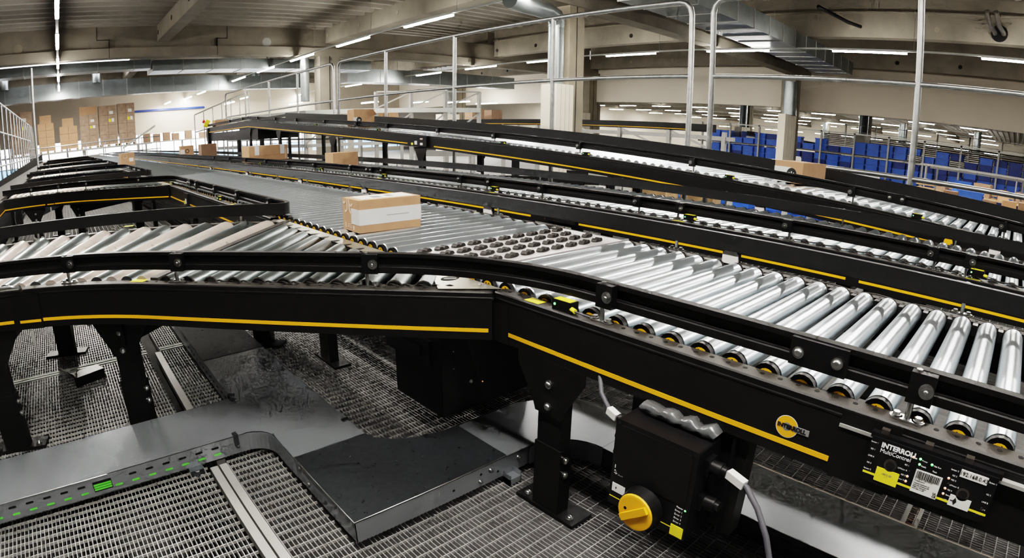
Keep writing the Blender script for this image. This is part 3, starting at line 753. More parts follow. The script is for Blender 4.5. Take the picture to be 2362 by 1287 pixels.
def refl_mesh():
    m = MB(); T = Matrix(((0, 0, 1, 0), (1, 0, 0, 0), (0, 1, 0, 0), (0, 0, 0, 1)))
    pts = [(-.03, 0), (.03, 0), (.03, .034), (.022, .044), (-.022, .044), (-.03, .034)]
    m.prism(pts, -.004, .004, 'reflector', T); m.box(.004, .012, -.034, .034, -.004, .05, 'black_plastic'); return m.mesh('reflector_plate')
RFM = refl_mesh()
def reflector(x, y, z, label):
    o = link('reflector_plate', RFM, None, (x, y, z)); o.name = 'reflector'; tag(o, label, 'reflector')
for y, lb in ((.86, 'white reflector on the far edge beside the bright rollers'), (2.14, 'white reflector on the far edge above the black wheels'), (3.40, 'white reflector on the far edge just behind the white-taped parcel'),
              (4.52, 'small white reflector left of the white-taped parcel'), (6.0, 'tiny white reflector on the far edge, second left of the parcel'), (7.6, 'tiny white reflector on the far edge, third left of the parcel')):
    reflector(1.795 - .016 + .03, y, ZT + .003, lb)
for y, lb in ((.05, 'pinkish reflector beside the right-hand end of the second conveyor'), (1.42, 'white reflector on the second conveyor, just beyond the two close railing posts'), (2.65, 'white reflector on the second conveyor, middle of the photo'), (4.07, 'small white reflector on the second conveyor, behind the railing post')):
    reflector(X2F - .04, y, ZT + .003, lb)

# ------------------------------------------------------------------ control module clipped to the near frame
mc = thing('control_module', 'black control module with white lettering, network address label and status lamps', 'control module', (0, 0, 0))
YL, YR, ZTP, ZBT, XP = .135, -.088, .571, .494, .949
m = MB(); m.box(XP, XN - .001, YR, YL, ZBT - .008, ZTP, 'black_plastic'); m.box(XP + .004, XN - .001, YR - .004, YL + .004, ZTP - .004, ZTP + .006, 'black_plastic')
for u in (.05, .40, .72): m.box(XP + .006, XN, YL - .222 * u - .014, YL - .222 * u, ZTP + .005, ZTP + .014, 'black_top')
m.box(XN - .012, XN + .001, -.75, -.088, .560, .566, 'steel'); m.box(XN - .006, XN + .001, .137, .20, .560, .566, 'steel')
m.build('housing', mc)
def uv(u, v): return (YL - .223 * u, ZTP - .001 - .074 * v)
def patch(u0, u1, v0, v1, k, name, off=.0006, tilt=0):
    y0, z0 = uv(u0, v0); y1, z1 = uv(u1, v1); p = MB()
    T = Matrix.Translation((XP, (y0 + y1) / 2, (z0 + z1) / 2)) @ Matrix.Rotation(tilt, 4, 'X')
    p.box(-off, 0, -(abs(y1 - y0)) / 2, abs(y1 - y0) / 2, -abs(z1 - z0) / 2, abs(z1 - z0) / 2, k, T); return p.build(name, mc)
patch(0, 1, .885, .935, 'sticker_yellow', 'yellow_line')
st = patch(.10, .285, .68, 1.03, 'sticker_yellow', 'yellow_sticker', .0012)
y, z = uv(.19, .84); text('print', '+BT3 .ES\n/ 1', .005, 'ink_grey', st, face_x(XP - .0015, y, z), 'CENTER')
y, z = uv(.085, .125); text('lettering', 'INTERROLL', .0125, 'print_white', mc, face_x(XP - .0005, y, z), 'LEFT', .0005)
y, z = uv(.085, .265); text('lettering', 'MultiControl', .0105, 'print_white', mc, face_x(XP - .0005, y, z), 'LEFT')
for (u, v) in ((.195, .55), (.785, .62)):
    y, z = uv(u, v); p = MB(); p.cyl((XP - .0012, y, z), (XP, y, z), .0115, 'black_top', 20); p.cyl((XP - .0016, y, z), (XP - .0011, y, z), .0078, 'hole', 18); p.build('mounting_socket', mc)
lb = patch(.395, .605, .40, .97, 'paper', 'rating_plate', .0008)
p = MB(); random.seed(3); x_ = .405
while x_ < .59:
    wd = random.choice((.003, .005, .008)); y0, z0 = uv(x_, .43); y1, z1 = uv(x_ + wd, .60); p.box(XP - .0012, XP - .0007, y1, y0, z1, z0, 'ink'); x_ += wd + random.choice((.003, .005))
p.build('barcode', lb)
y, z = uv(.405, .645); text('print', '01 : 00 00 104 734 02\nMultiControl', .0035, 'ink', lb, face_x(XP - .001, y, z), 'LEFT')
y, z = uv(.405, .80); text('print', 'Interroll Software AI\nInterroll Holding AG\nMade in Germany\nHW Rev. 01-02', .0034, 'ink', lb, face_x(XP - .001, y, z), 'LEFT')
y, z = uv(.60, .88); text('print', 'UL\nCE', .0055, 'ink', lb, face_x(XP - .001, y, z), 'RIGHT', .0002)
ip = patch(.715, .925, .045, .225, 'paper', 'address_label', .0012); y, z = uv(.82, .135); text('print', '192.168.0.43', .0095, 'ink', ip, face_x(XP - .0015, y, z), 'CENTER')
nf = patch(.70, .865, .70, .97, 'paper', 'tap_label', .0012)
p = MB(); y, z = uv(.745, .835); p.prism([(0, -.007), (.0035, 0), (0, .007), (-.0035, 0)], 0, .0004, 'ink', face_x(XP - .0012, y, z)); y, z = uv(.72, .835); p.box(XP - .0016, XP - .001, y - .002, y + .002, z - .0006, z + .0006, 'ink'); p.build('symbol', nf)
led = [(.345, .16, 'led_orange'), (.40, .15, 'led_green'), (.405, .28, 'led_green'), (.495, .19, 'led_green'), (.345, .66, 'led_orange'), (.345, .79, 'led_orange'), (.645, .36, 'led_orange'), (.645, .62, 'led_orange'), (.645, .76, 'led_orange'), (.345, .53, 'hole'), (.655, .49, 'hole'), (.955, .78, 'hole')]
for (u, v, k) in led:
    y, z = uv(u, v); p = MB(); p.dome((XP, y, z), (-1, 0, 0), .0024, .0016, k, 10); p.build('status_lamp', mc)
for (u, v, s_, al) in ((.335, .15, 'Sensor 1', 'RIGHT'), (.335, .28, 'MD 1', 'RIGHT'), (.335, .40, 'RD 1', 'RIGHT'), (.33, .53, 'U/Motor B', 'RIGHT'), (.33, .66, 'RD 2', 'RIGHT'), (.33, .78, 'Sensor 2', 'RIGHT'), (.33, .90, 'I/O 2', 'RIGHT'),
                       (.415, .17, 'Power', 'LEFT'), (.42, .30, 'Ready', 'LEFT'), (.51, .20, 'Net Run', 'LEFT'), (.515, .33, 'Fault', 'LEFT'), (.70, .13, 'Sensor 3', 'RIGHT'), (.70, .26, 'RD 3', 'RIGHT'), (.665, .37, 'MD 3', 'LEFT'), (.665, .50, 'U/Motor B', 'LEFT'),
                       (.665, .63, 'RD 4', 'LEFT'), (.665, .76, 'Sensor 4', 'LEFT'), (.665, .89, 'I/O 4', 'LEFT'), (.965, .13, 'Sensor 3', 'CENTER'), (.965, .42, 'RD 3', 'CENTER'), (.96, .62, 'LINE B', 'CENTER'), (.965, .80, 'RD 4', 'CENTER'), (.955, .93, 'Sensor 4', 'CENTER'),
                       (.03, .12, 'Sensor 1', 'CENTER'), (.03, .30, 'RD 1', 'CENTER'), (.03, .48, 'LINE A', 'CENTER'), (.03, .66, 'RD 2', 'CENTER'), (.03, .82, 'Sensor 2', 'CENTER')):
    y, z = uv(u, v); text('lettering', s_, .0038, 'print_white', mc, face_x(XP - .0003, y, z), al)

# ------------------------------------------------------------------ power supply box hanging below the near frame
ps = thing('power_supply_box', 'black power supply box with a big yellow rotary switch under the conveyor', 'power supply', (0, 0, 0))
PX, PXB, PYL, PYR, PZT, PZB = .89, .985, .632, .428, .443, .226
m = MB()
T = Matrix(((0, 0, 1, 0), (1, 0, 0, 0), (0, 1, 0, 0), (0, 0, 0, 1)))
def rrect(y0, y1, z0, z1, r, n=4):
    out = []
    for (cy, cz, a0) in ((y1 - r, z1 - r, 0), (y0 + r, z1 - r, 90), (y0 + r, z0 + r, 180), (y1 - r, z0 + r, 270)):
        out += [(cy + r * math.cos(math.radians(a0 + 90 * i / n)), cz + r * math.sin(math.radians(a0 + 90 * i / n))) for i in range(n + 1)]
    return out
m.prism(rrect(PYR, PYL, PZB, PZT, .006), PX, PXB, 'black_plastic', T)
m.prism(rrect(PYR + .012, PYL - .012, PZB + .085, PZT - .010, .012), PX - .0018, PX + .001, 'black_plastic', T)
for (y, z) in ((PYL - .008, PZT - .008), (PYR + .008, PZT - .008), (PYL - .008, PZB + .079), (PYR + .008, PZB + .079)): m.cyl((PX - .0006, y, z), (PX, y, z), .004, 'hole', 10)
m.build('housing', ps)
kn = MB(); ky, kz = .537, .262
kn.cyl((PX, ky, kz), (PX - .03, ky, kz), .050, 'black_plastic', 28, .0455); kn.build('switch_collar', ps)
kn = MB(); n = 28
kn.cyl((PX - .029, ky, kz), (PX - .034, ky, kz), .0445, 'yellow', n, .0425)
kn.cyl((PX - .034, ky, kz), (PX - .0345, ky, kz), .0425, 'yellow', n, .0385)
kn.box(PX - .041, PX - .033, -.038, .038, -.008, .008, 'yellow', Matrix.Translation((0, ky, kz)) @ Matrix.Rotation(math.radians(-38), 4, 'X'))
kn.cyl((PX - .0348, ky + .024, kz + .002), (PX - .034, ky + .024, kz + .002), .004, 'hole', 10)
kn.build('rotary_switch', ps)
text('lettering', 'INTERROLL', .0115, 'print_white', ps, face_x(PX - .0004, PYL - .008, .326), 'LEFT', .0004)
text('lettering', 'Power Supply\nHP 5424', .0068, 'print_white', ps, face_x(PX - .0004, PYL - .008, .312), 'LEFT')
m = MB(); m.box(PX - .0008, PX, PYL - .042, PYL - .007, .262, .284, 'paper'); lbl = m.build('tap_label', ps)
m = MB(); m.prism([(0, -.004), (.002, 0), (0, .004), (-.002, 0)], 0, .0004, 'ink', face_x(PX - .0008, PYL - .018, .273)); m.build('symbol', lbl)
m = MB(); m.box(PX - .0006, PX, ky + .04, PYL - .002, .2455, .2475, 'sticker_yellow'); m.build('yellow_line', ps); m = MB(); m.box(PX - .0006, PX, PYR + .035, ky - .035, .2455, .2475, 'sticker_yellow'); m.build('yellow_line', ps)
m = MB(); m.box(PX - .0012, PX, PYR + .005, PYR + .036, .229, .256, 'sticker_yellow'); m.build('yellow_sticker', ps)
for i, s_ in enumerate(('Power', 'Error 1', 'Error 2', 'Error 3', 'Error 4')):
    text('lettering', s_, .0062, 'print_white', ps, face_x(PX - .0004, PYR + .014, .303 - i * .0095), 'RIGHT')
m = MB(); m.dome((PX, PYR + .009, .302), (-1, 0, 0), .0026, .0018, 'led_green', 10); m.build('status_lamp', ps)
for z in (.415, .375, .335): m = MB(); m.cyl((.935, PYL, z), (.935, PYL + .02, z), .0145, 'black_plastic', 14); m.cyl((.935, PYL + .02, z), (.935, PYL + .026, z), .011, 'black_plastic', 8); m.build('cable_gland', ps)
for z in (.40, .315):
    m = MB(); m.box(.915, .950, PYR - .012, PYR, z - .018, z + .018, 'black_plastic'); m.cyl((.932, PYR - .012, z), (.932, PYR - .035, z), .0155, 'black_plastic', 14); m.cyl((.932, PYR - .035, z), (.932, PYR - .045, z), .012, 'black_plastic', 8); m.build('socket', ps)
m = MB(); m.box(.985, .989, .40, .66, .225, ZB + .03, 'black'); m.box(.972, .989, .395, .40, .215, ZB, 'black'); m.box(.985, 1.03, .37, .398, .215, ZB, 'black'); m.build('mounting_plate', ps)
m = MB(); m.tube([(.986, .401, .235), (.984, .400, .31), (.984, .400, .40), (.984, .402, .45)], .0018, 'steel_lt', 6); m.build('earth_wire', ps)
cb_ = thing('power_cable', 'grey cable with white tag curving down from the power supply box', 'cable', (.932, .383, .40))
m = MB(); m.tube([(0, 0, 0), (-.002, -.02, .001), (-.008, -.05, -.008), (-.018, -.085, -.035), (-.028, -.12, -.08), (-.036, -.15, -.14), (-.042, -.172, -.21), (-.046, -.186, -.30), (-.045, -.19, -.395)], .0062, 'cable', 12); m.build('sheath', cb_)
m = MB(); m.bar((-.0005, -.004, .0015), (-.008, -.045, -.005), .017, .017, 'white_plastic'); m.build('cable_tag', cb_)
cb2 = thing('power_cable', 'thin grey cable with white tag looping to the left side of the power supply box', 'cable', (.935, .658, .415))
m = MB(); m.tube([(0, 0, 0), (.005, .03, .004), (.02, .07, .03), (.045, .10, .07), (.07, .10, .10)], .0055, 'cable', 10); m.build('sheath', cb2)
m = MB(); m.bar((0, .004, 0), (.006, .034, .006), .016, .016, 'white_plastic'); m.build('cable_tag', cb2)
bag = MB(); bx = .965
rows = []
for i in range(13):
    y = .61 - i * .0155; hh = .016 + .006 * math.sin(i * 1.9) + .004 * math.sin(i * 4.1)
    rows.append([(bx - .02 + .004 * math.sin(i * 2.3), y, .448), (bx - .026 + .004 * math.sin(i * 3.1), y + .003, .452 + hh * .5), (bx - .012, y, .452 + hh), (bx + .012, y, .455 + hh * .8), (bx + .018, y, .448)])
vs = [p for r_ in rows for p in r_]; bag.add(vs, [(i * 5 + j, i * 5 + j + 1, (i + 1) * 5 + j + 1, (i + 1) * 5 + j) for i in range(12) for j in range(4)], 'foil', True)
bg = bag.build('plastic_bag'); tag(bg, 'crumpled clear plastic bag tucked on top of the power supply box', 'plastic bag')

# big black drive cabinet under the junction
cab = thing('drive_cabinet', 'large plain black metal cabinet hanging under the junction of feeder and main line', 'cabinet', (0, 0, 0))
m = MB(); m.box(.975, 1.36, 1.375, 1.66, .105, .46, 'black'); m.build('cabinet_body', cab)
m = MB(); m.box(.963, .976, 1.43, 1.70, .27, .36, 'black_plastic'); m.box(.955, .965, 1.47, 1.58, .30, .335, 'black_plastic'); m.build('side_cover', cab)
m = MB(); m.box(1.02, 1.09, 1.3735, 1.375, .24, .41, 'black_plastic'); m.build('hatch', cab)
for (bx_, bz_, br_) in ((1.09, .205, .008), (1.02, .33, .003), (1.02, .27, .003)): m = MB(); m.dome((bx_, 1.374, bz_), (0, -1, 0), br_, br_ * .5, 'zinc', 10); m.build('bolt', cab)
m = MB(); m.dome((1.14, 1.374, .19), (0, -1, 0), .0025, .002, 'led_orange', 8); m.build('status_lamp', cab)

# bracket lying on the grating between the legs
lb_ = MB(); T = Matrix.Translation((-.06, 2.78, .03)) @ Matrix.Rotation(.35, 4, 'Z')
lb_.box(-.075, .075, -.05, .03, .012, .016, 'steel', T); lb_.box(-.075, .075, -.055, -.05, -.028, .016, 'black', T); lb_.box(-.075, -.065, -.05, .16, .012, .016, 'steel', T)
lbo = lb_.build('angle_bracket'); tag(lbo, 'small bent grey metal bracket lying on the grating between the black legs', 'bracket')

# ================================================================== PARCELS
def carton(label, cx, cy, z, sx, sy, sz, rz=0, k='card', group=None, name='parcel'):
    """cardboard box with folded flaps; origin at base centre"""
    t = thing(name, label, 'parcel', (cx, cy, z), rz, group); m = MB(); b = .003
    hx, hy = sx / 2, sy / 2
    m.prism([(-hx + b, -hy), (hx - b, -hy), (hx, -hy + b), (hx, hy - b), (hx - b, hy), (-hx + b, hy), (-hx, hy - b), (-hx, -hy + b)], 0, sz - .003, k)
    m.build('carton_body', t)
    f_ = MB(); f_.box(-hx + .001, hx - .001, -hy + .001, -.0012, sz - .003, sz, k); f_.box(-hx + .001, hx - .001, .0012, hy - .001, sz - .003, sz, k); f_.build('flap', t)
    return t
ZP = ZR + RR + .0005
p = carton('open-road cardboard parcel wrapped with wide white tape, on the nearest bright rollers', 1.205, 2.115, ZP, .285, .165, .131, math.radians(-3))
p['label'] = 'cardboard parcel wrapped with wide white tape, alone on the nearest main rollers'
hx, hy, sz = .1425, .0825, .131
m = MB(); m.box(-hx + .05 - .05, hx + .0008, -hy - .0008, -hy, .030, .093, 'tape')
m.v = []; m.f = []; m.m = []; m.sm = []
m.box(-hx - .0008, hx + .0008, -hy - .0008, -hy, .031, .094, 'tape'); m.box(-hx - .0008, -hx, -hy - .0008, -hy + .075, .031, .094, 'tape'); m.box(hx, hx + .0008, -hy - .0008, hy, .031, .094, 'tape')
tp = m.build('tape_band', p)
m = MB(); m.box(-.02, .085, -hy - .0012, -hy - .0006, .0615, .0635, 'ink_grey'); m.build('faint_print', tp)
m = MB(); m.box(-.115, .125, -.055, .06, sz, sz + .0008, 'paper'); la = m.build('address_label', p)
m = MB(); m.box(-.05, -.01, -.035, .02, sz + .0008, sz + .0012, 'ink_grey'); m.box(.02, .05, -.02, .03, sz + .0008, sz + .0012, 'ink_grey'); m.build('print', la)
m = MB(); X = -hx - .0006
def curl(pts, r=.0045):
    m2 = []
    for (y, z) in pts: m2.append((X, y, z))
    for i in range(len(m2) - 1): m.bar(m2[i], m2[i + 1], .0008, r * 2, 'print_pale', (0, 1, 0)) if False else m.bar(m2[i], m2[i + 1], r * 2, .0008, 'print_pale', (1, 0, 0))
def cpts(cy, cz, r, a0, a1, n=9): return [(cy + r * math.cos(math.radians(a0 + (a1 - a0) * i / n)), cz + r * math.sin(math.radians(a0 + (a1 - a0) * i / n))) for i in range(n + 1)]
curl([(.030, .128)] + [(.030, .098)] + cpts(.050, .092, .020, 180, 330)[::1][:0] + cpts(.047, .094, .017, 180, 300))
curl([(.012, .128), (.010, .095)] + cpts(-.010, .094, .020, 0, -110)[1:])
curl(cpts(-.006, .118, .014, 200, 330)); curl(cpts(.062, .122, .012, 200, 320))
m.build('curled_print', p)
m = MB()
for i in range(3): m.box(X, X + .0004, -.01, .035 - .004 * i, .012 + i * .007, .015 + i * .007, 'print_pale')
m.box(X, X + .0004, -.035, -.02, .008, .026, 'print_pale'); m.box(X, X + .0004, .045, .055, .010, .032, 'print_pale'); m.build('small_print', p)

p = carton('wide brown parcel with two white tape strips on the second conveyor', 2.93, 8.72, ZP, .62, .34, .225, math.radians(2))
for x in (-.185, .225): m = MB(); m.box(x - .035, x + .035, -.1708, -.17, .09, .2262, 'tape'); m.box(x - .035, x + .035, -.1708, .1, .225, .2262, 'tape'); m.build('tape_strip', p)
m = MB(); m.bar((-.12, -.1706, .085), (.16, -.1706, .10), .0005, .008, 'print_pale', (0, 1, 0)); m.box(.27, .285, -.1706, -.17, .02, .16, 'print_pale'); m.build('faint_print', p)
p = carton('plain light brown parcel on the second conveyor, right of the wide taped one', 2.99, 6.15, ZP, .32, .22, .15, 0)
m = MB(); m.box(-.10, .10, -.1105, -.11, .07, .0712, 'card_dark'); m.build('faint_print', p)
p = carton('small parcel with round hole and white label on the main rollers, beyond the feeders', 1.21, 12.2, ZP, .27, .25, .235, math.radians(4))
m = MB(); m.cyl((-.05, -.1255, .175), (-.05, -.125, .175), .04, 'print_pale', 16); m.cyl((-.05, -.126, .180), (-.05, -.1255, .180), .032, 'card', 16); m.box(.03, .11, -.1258, -.125, .07, .14, 'paper'); m.build('white_label', p)
p = carton('small brown parcel with black ring mark, far up the second conveyor', 2.72, 13.7, ZP, .30, .25, .25, math.radians(-3))
m = MB(); m.box(-.15, -.06, -.1256, -.125, .07, .17, 'paper'); m.cyl((.0, -.1258, .13), (.0, -.125, .13), .045, 'ink', 16); m.cyl((.0, -.1264, .13), (.0, -.1258, .13), .03, 'card', 16); m.build('round_mark', p)
p = carton('dim brown parcel in shadow below the inclined conveyor', 3.05, 13.0, ZP, .34, .3, .26, 0, 'card_dark')  # its shadow is put into the darker cardboard colour
zz = z3(15) + ZR + RR
p = carton('brown parcel at the top end of the inclined conveyor', 3.85, 14.85, z3(14.85) + ZP, .34, .3, .16, 0)
p = carton('tall brown parcel with torn flap and black disc mark, high on the inclined conveyor', 3.86, 7.3, z3(7.3) + ZP + .01, .30, .28, .22, math.radians(-8))
m = MB(); m.box(-.152, -.07, -.1408, -.14, .0, .11, 'paper'); m.cyl((-.075, -.1413, .075), (-.075, -.1405, .075), .038, 'ink', 18); mk = m.build('round_mark', p)
m = MB(); m.box(-.092, -.058, -.1418, -.1413, .062, .066, 'print_white'); m.box(-.090, -.085, -.1418, -.1413, .07, .09, 'print_white'); m.box(-.075, -.07, -.1418, -.1413, .066, .088, 'print_white'); m.box(-.066, -.061, -.1418, -.1413, .07, .086, 'print_white'); m.build('symbol', mk)
m = MB(); m.bar((.10, -.145, .215), (.16, -.15, .14), .003, .12, 'card', (0, 1, 0)); m.build('torn_flap', p)
p = carton('parcel with white panel and black disc mark on the inclined conveyor near the railing', 4.08, 1.45, z3(1.45) + ZP + .004, .30, .24, .145, math.radians(-14))
m = MB(); m.box(-.1508, -.15, -.02, .12, .0, .105, 'paper'); m.build('white_panel', p)
m = MB(); m.cyl((-.1514, -.028, .06), (-.1505, -.028, .06), .042, 'ink', 20); mk = m.build('round_mark', p)
m = MB()
for (y0, y1, z0, z1) in ((-.05, -.006, .038, .043), (-.012, -.006, .045, .07), (-.03, -.024, .045, .078), (-.048, -.042, .045, .072)): m.box(-.1518, -.1513, y0, y1, z0, z1, 'print_white')
m.build('symbol', mk)

# ================================================================== RAILINGS
RX = 4.7
def railing(label, x, y0, y1, posts, zt, zm, zl, r=.026, rm=.02, both=True):
    t = thing('railing', label, 'railing', (0, 0, 0))
    m = MB(); q = .12
    def bend(y, s): return [(x, y, zt - q), (x, y + s * q * .13, zt - q * .5), (x, y + s * q * .5, zt - q * .13), (x, y + s * q, zt)]
    pts = [(x, y0, 0)] + bend(y0, 1) + list(reversed(bend(y1, -1))) + [(x, y1, 0)] if both else [(x, y0, zt)] + list(reversed(bend(y1, -1))) + [(x, y1, 0)]
    m.tube(pts, r, 'tube', 14); m.build('outer_tube', t)
    for z, nm in ((zm, 'middle_rail'), (zl, 'lower_rail')):
        m = MB(); m.cyl((x, y0, z), (x, y1, z), rm, 'tube', 12); m.build(nm, t)
    for y in posts:
        m = MB(); m.cyl((x, y, 0), (x, y, zt), r, 'tube', 14); m.build('post', t)
    return t
railing('tall galvanised tube railing with one free post, in front of the blue totes', RX, -1.4, 2.545, [.775], 2.243, 1.555, .857, both=False)
railing('tall galvanised tube railing in the middle, with three posts between rounded ends', RX, 2.765, 9.735, [4.484, 6.26, 8.04], 2.243, 1.555, .857)
railing('far galvanised tube railing behind the top of the inclined conveyor', RX, 9.92, 17.4, [11.7, 13.5, 15.4], 2.243, 1.555, .857, .024)
railing('galvanised tube railing with many posts along the left edge', -1.41, 8.0, 32, [9.5 + 1.25 * i for i in range(18)], 2.27, 1.60, .86, .022)

# ================================================================== HALL SHELL
ZC = 4.73
mb = MB(); prof = []; y = -7
while y < 77: prof += [(y, ZC), (y + .16, ZC), (y + .24, ZC + .14), (y + .52, ZC + .14), (y + .60, ZC)]; y += .60
for i in range(len(prof) - 1):
    (ya, za), (yb, zb) = prof[i], prof[i + 1]
    if yb - ya < 1e-6: continue
    for (xa, xb, dz) in (((-14, -4.4, 0), (3.7, 9.6, 0), (9.6, 24.7, .6), (24.7, 95, 0)) if 28.2 < ya < 29.4 else ((-14, 9.6, 0), (9.6, 24.7, .6), (24.7, 95, 0))):
        mb.add([(xa, ya, za + dz), (xb, ya, za + dz), (xb, yb, zb + dz), (xa, yb, zb + dz)], [(0, 3, 2, 1)], 'deck')
struct('ceiling', mb, 'corrugated roof deck')
mb = MB(); mb.box(-4.4, 3.7, 28.1, 29.5, ZC + .12, ZC + .14, 'daylight'); struct('window_1', mb, 'bright skylight strip in the roof')
def circ(m, c, ax, r, k, n=16): c = Vector(c); ax = Vector(ax); m.cyl(c, c + ax * .01, r, k, n)
def beam_y(i, x, wd, y0, y1, hz=4.2, holes=True):
    m = MB(); m.box(x, x + wd, y0, y1, hz, ZC + (.75 if 9 < x < 24 else 0), 'concrete')
    if 17 < x < 18: m.box(x - .08, x, y0, y1, hz + .68, hz + .72, 'concrete')
    if holes:
        y = y0 + 1.2
        while y < y1: circ(m, (x, y, hz + .27), (-1, 0, 0), .075, 'concrete_col' if i % 2 else 'under'); y += 2.4
    o = m.build('roof_beam'); o['kind'] = 'structure'; return o
GY = [8.55, 20, 31.45, 42.9, 54.3, 65.8]
seg = [(-6, 8.5)] + [(GY[i] + .45, GY[i + 1]) for i in range(5)] + [(GY[5] + .45, 76)]
BLAB = []
for x, wd in ((-3.2, .35), (3.15, .38), (9.15, .5), (17.2, .4), (23.8, .45), (30.5, .4), (37, .45)):
    for j, (a, b_) in enumerate(seg[:3]):
        beam_y(len(BLAB), x, wd, a, b_).update_tag(); BLAB.append(x)
for o in [o for o in bpy.data.objects if o.name.startswith('roof_beam')]:
    o['label'] = 'concrete roof beam running away under the roof deck'; o['category'] = 'beam'; o['group'] = 'concrete roof beams'
for j, y in enumerate(GY):
    m = MB(); m.box(-14, 95, y, y + .5, 3.74, 4.04, 'concrete'); m.box(-14, 95, y + .12, y + .38, 4.04, ZC, 'concrete')
    if j == 1:
        m.box(1.22, 1.235, y + .1, y + .125, 4.32, ZC, 'under'); m.box(1.22, 1.62, y + .1, y + .125, 4.31, 4.325, 'under'); m.box(1.6, 1.615, y - .004, y + .125, 3.74, 4.32, 'under')
        m.box(5.52, 5.535, y + .1, y + .125, 4.32, ZC, 'under'); m.box(5.15, 5.535, y + .1, y + .125, 4.31, 4.325, 'under'); m.box(5.15, 5.165, y - .004, y + .125, 3.74, 4.32, 'under')
        circ(m, (-1.2, y + .12, 4.2), (0, -1, 0), .14, 'concrete_col'); circ(m, (6.95, y + .12, 4.2), (0, -1, 0), .16, 'steel')
    if j == 0:
        for x in (12.4, 13.9, 15.2): circ(m, (x, y + .12, 4.35), (0, -1, 0), .09, 'under')
    o = m.build('girder'); o['kind'] = 'structure'; tag(o, ['concrete girder with bottom ledge above the clad column', 'concrete girder with stepped joint lines across the upper left', 'concrete girder beyond the stepped one', 'fourth concrete girder deep in the hall', 'fifth concrete girder deep in the hall', 'last concrete girder deep in the hall'][j], 'girder')
def column(label, x0, x1, y0, y1, z0=-.7, clad=None, pipe=None, k='concrete_col'):
    t = thing('column', label, 'column', (0, 0, 0)); t['kind'] = 'structure'
    m = MB(); m.box(x0, x1, y0, y1, z0, 3.74, k)
    m.box(x0 + (x1 - x0) * .46, x0 + (x1 - x0) * .5, y0 - .006, y0, z0, 3.74, 'under')
    m.build('shaft', t)
    if clad:
        a, b_, c, d, zt = clad; m = MB(); m.box(a, b_, c, d, z0, zt, 'clad')
        for i in range(1, 4): u = a + (b_ - a) * i / 4; m.box(u - .006, u + .006, c - .008, c, z0, zt, 'wall')
        m.build('cladding', t)
    if pipe:
        px, py, zt0, zt1, r = pipe; m = MB(); m.cyl((px, py, zt0), (px, py, zt1), r, 'duct', 16)
        z = zt0
        while z < zt1: m.cyl((px, py, z), (px, py, z + .02), r * 1.03, 'duct', 16); z += .45
        m.build('riser_pipe', t)
    return t
column('concrete column with cream cladding and vent pipe in the middle of the photo', 9.52, 10.0, 8.6, 9.05, clad=(8.98, 9.51, 8.45, 8.9, 1.97), pipe=(9.2, 8.7, 1.97, 3.25, .17))
column('dark concrete column on the left half, behind the light row', 8.92, 9.74, 20, 20.5, pipe=(8.45, 20.3, 2.1, 3.7, .16), k='concrete')
column('slim clad column below the right-hand duct', 23.42, 24.05, 8.8, 9.4, clad=(21.75, 22.95, 8.5, 8.8, 2.1), pipe=(22.5, 8.65, 2.1, 3.4, .28))
for i, (x, y) in enumerate(((38.2, 9.2), (52.5, 9.4), (43, 19.8), (66, 20.5), (24, 20.2), (38.2, 31.5), (52.5, 3.2), (24, 31.5))):
    column(['clad column beyond the low wall opening, left of the free railing post', 'clad column further back behind the free railing post', 'clad column seen between the two middle posts', 'distant clad column deep in the second hall',
            'column behind the middle railing split', 'column far behind the middle railing split', 'distant column at the right among the low lights', 'column deep on the left of the second hall'][i], x, x + .7, y, y + .6, clad=(x - 1.5, x, y - .1, y + .5, 1.9), pipe=(x - .7, y + .2, 1.9, 3.6, .3))
# wall panels
mb = MB()
for (a, b_, z) in ((9.4, 80, 2.52), (-12, 9.4, 2.42)): mb.box(24.6, 24.8, a, b_, z, ZC, 'wall_grey' if a > 0 else 'wall')
for y in (20.5, 31.5): mb.box(24.585, 24.6, y - .02, y + .02, 2.5, ZC, 'steel')
struct('wall_right', mb, 'cream downstand wall panels above the opening to the second hall')
mb = MB(); mb.box(-14, 24.6, 40, 40.2, 1.5, ZC, 'wall'); mb.box(-14, 24.6, 40, 40.2, -.7, -.4, 'wall')
for x in (-8, -2.1, 16.6, 20): mb.box(x, x + .5, 39.95, 40.2, -.4, 1.5, 'wall')
mb.box(24.6, 96, 46, 46.2, -.7, ZC, 'wall_grey')
struct('wall_back', mb, 'cream back wall with a ribbon of windows')
mb = MB(); mb.box(92, 92.2, -12, 76, -.7, ZC, 'wall_grey'); struct('wall_far', mb, 'grey far wall of the second hall')
mb = MB(); mb.box(-9, -8.8, -8, 40, -.7, ZC, 'wall_dim'); struct('wall_left', mb, 'left wall')
mb = MB(); mb.box(-9, 92, -9, -8.8, -.7, ZC, 'wall_dim'); struct('wall_front', mb, 'wall behind the viewer')
mb = MB(); mb.box(-14, 95, -9, 77, -.9, -.7, 'floor_low'); struct('floor.002', mb, 'lower hall floor')
mb = MB(); mb.box(-9, 24.6, 40.05, 40.1, .28, 1.5, 'daylight'); mb.box(-9, 24.6, 40.05, 40.1, -.4, .28, 'daylight_blue')
for i in range(30): mb.box(-9 + i * 1.15, -8.93 + i * 1.15, 39.98, 40.06, -.4, 1.5, 'steel')
mb.box(-9, 24.6, 39.98, 40.06, .25, .30, 'steel')
struct('window_2', mb, 'long bright ribbon window')
mb = MB(); mb.box(4.6, 9.3, 39.9, 40, 2.93, 3.06, 'blue_dark'); struct('trim_2', mb, 'blue stripe rail on the back wall')

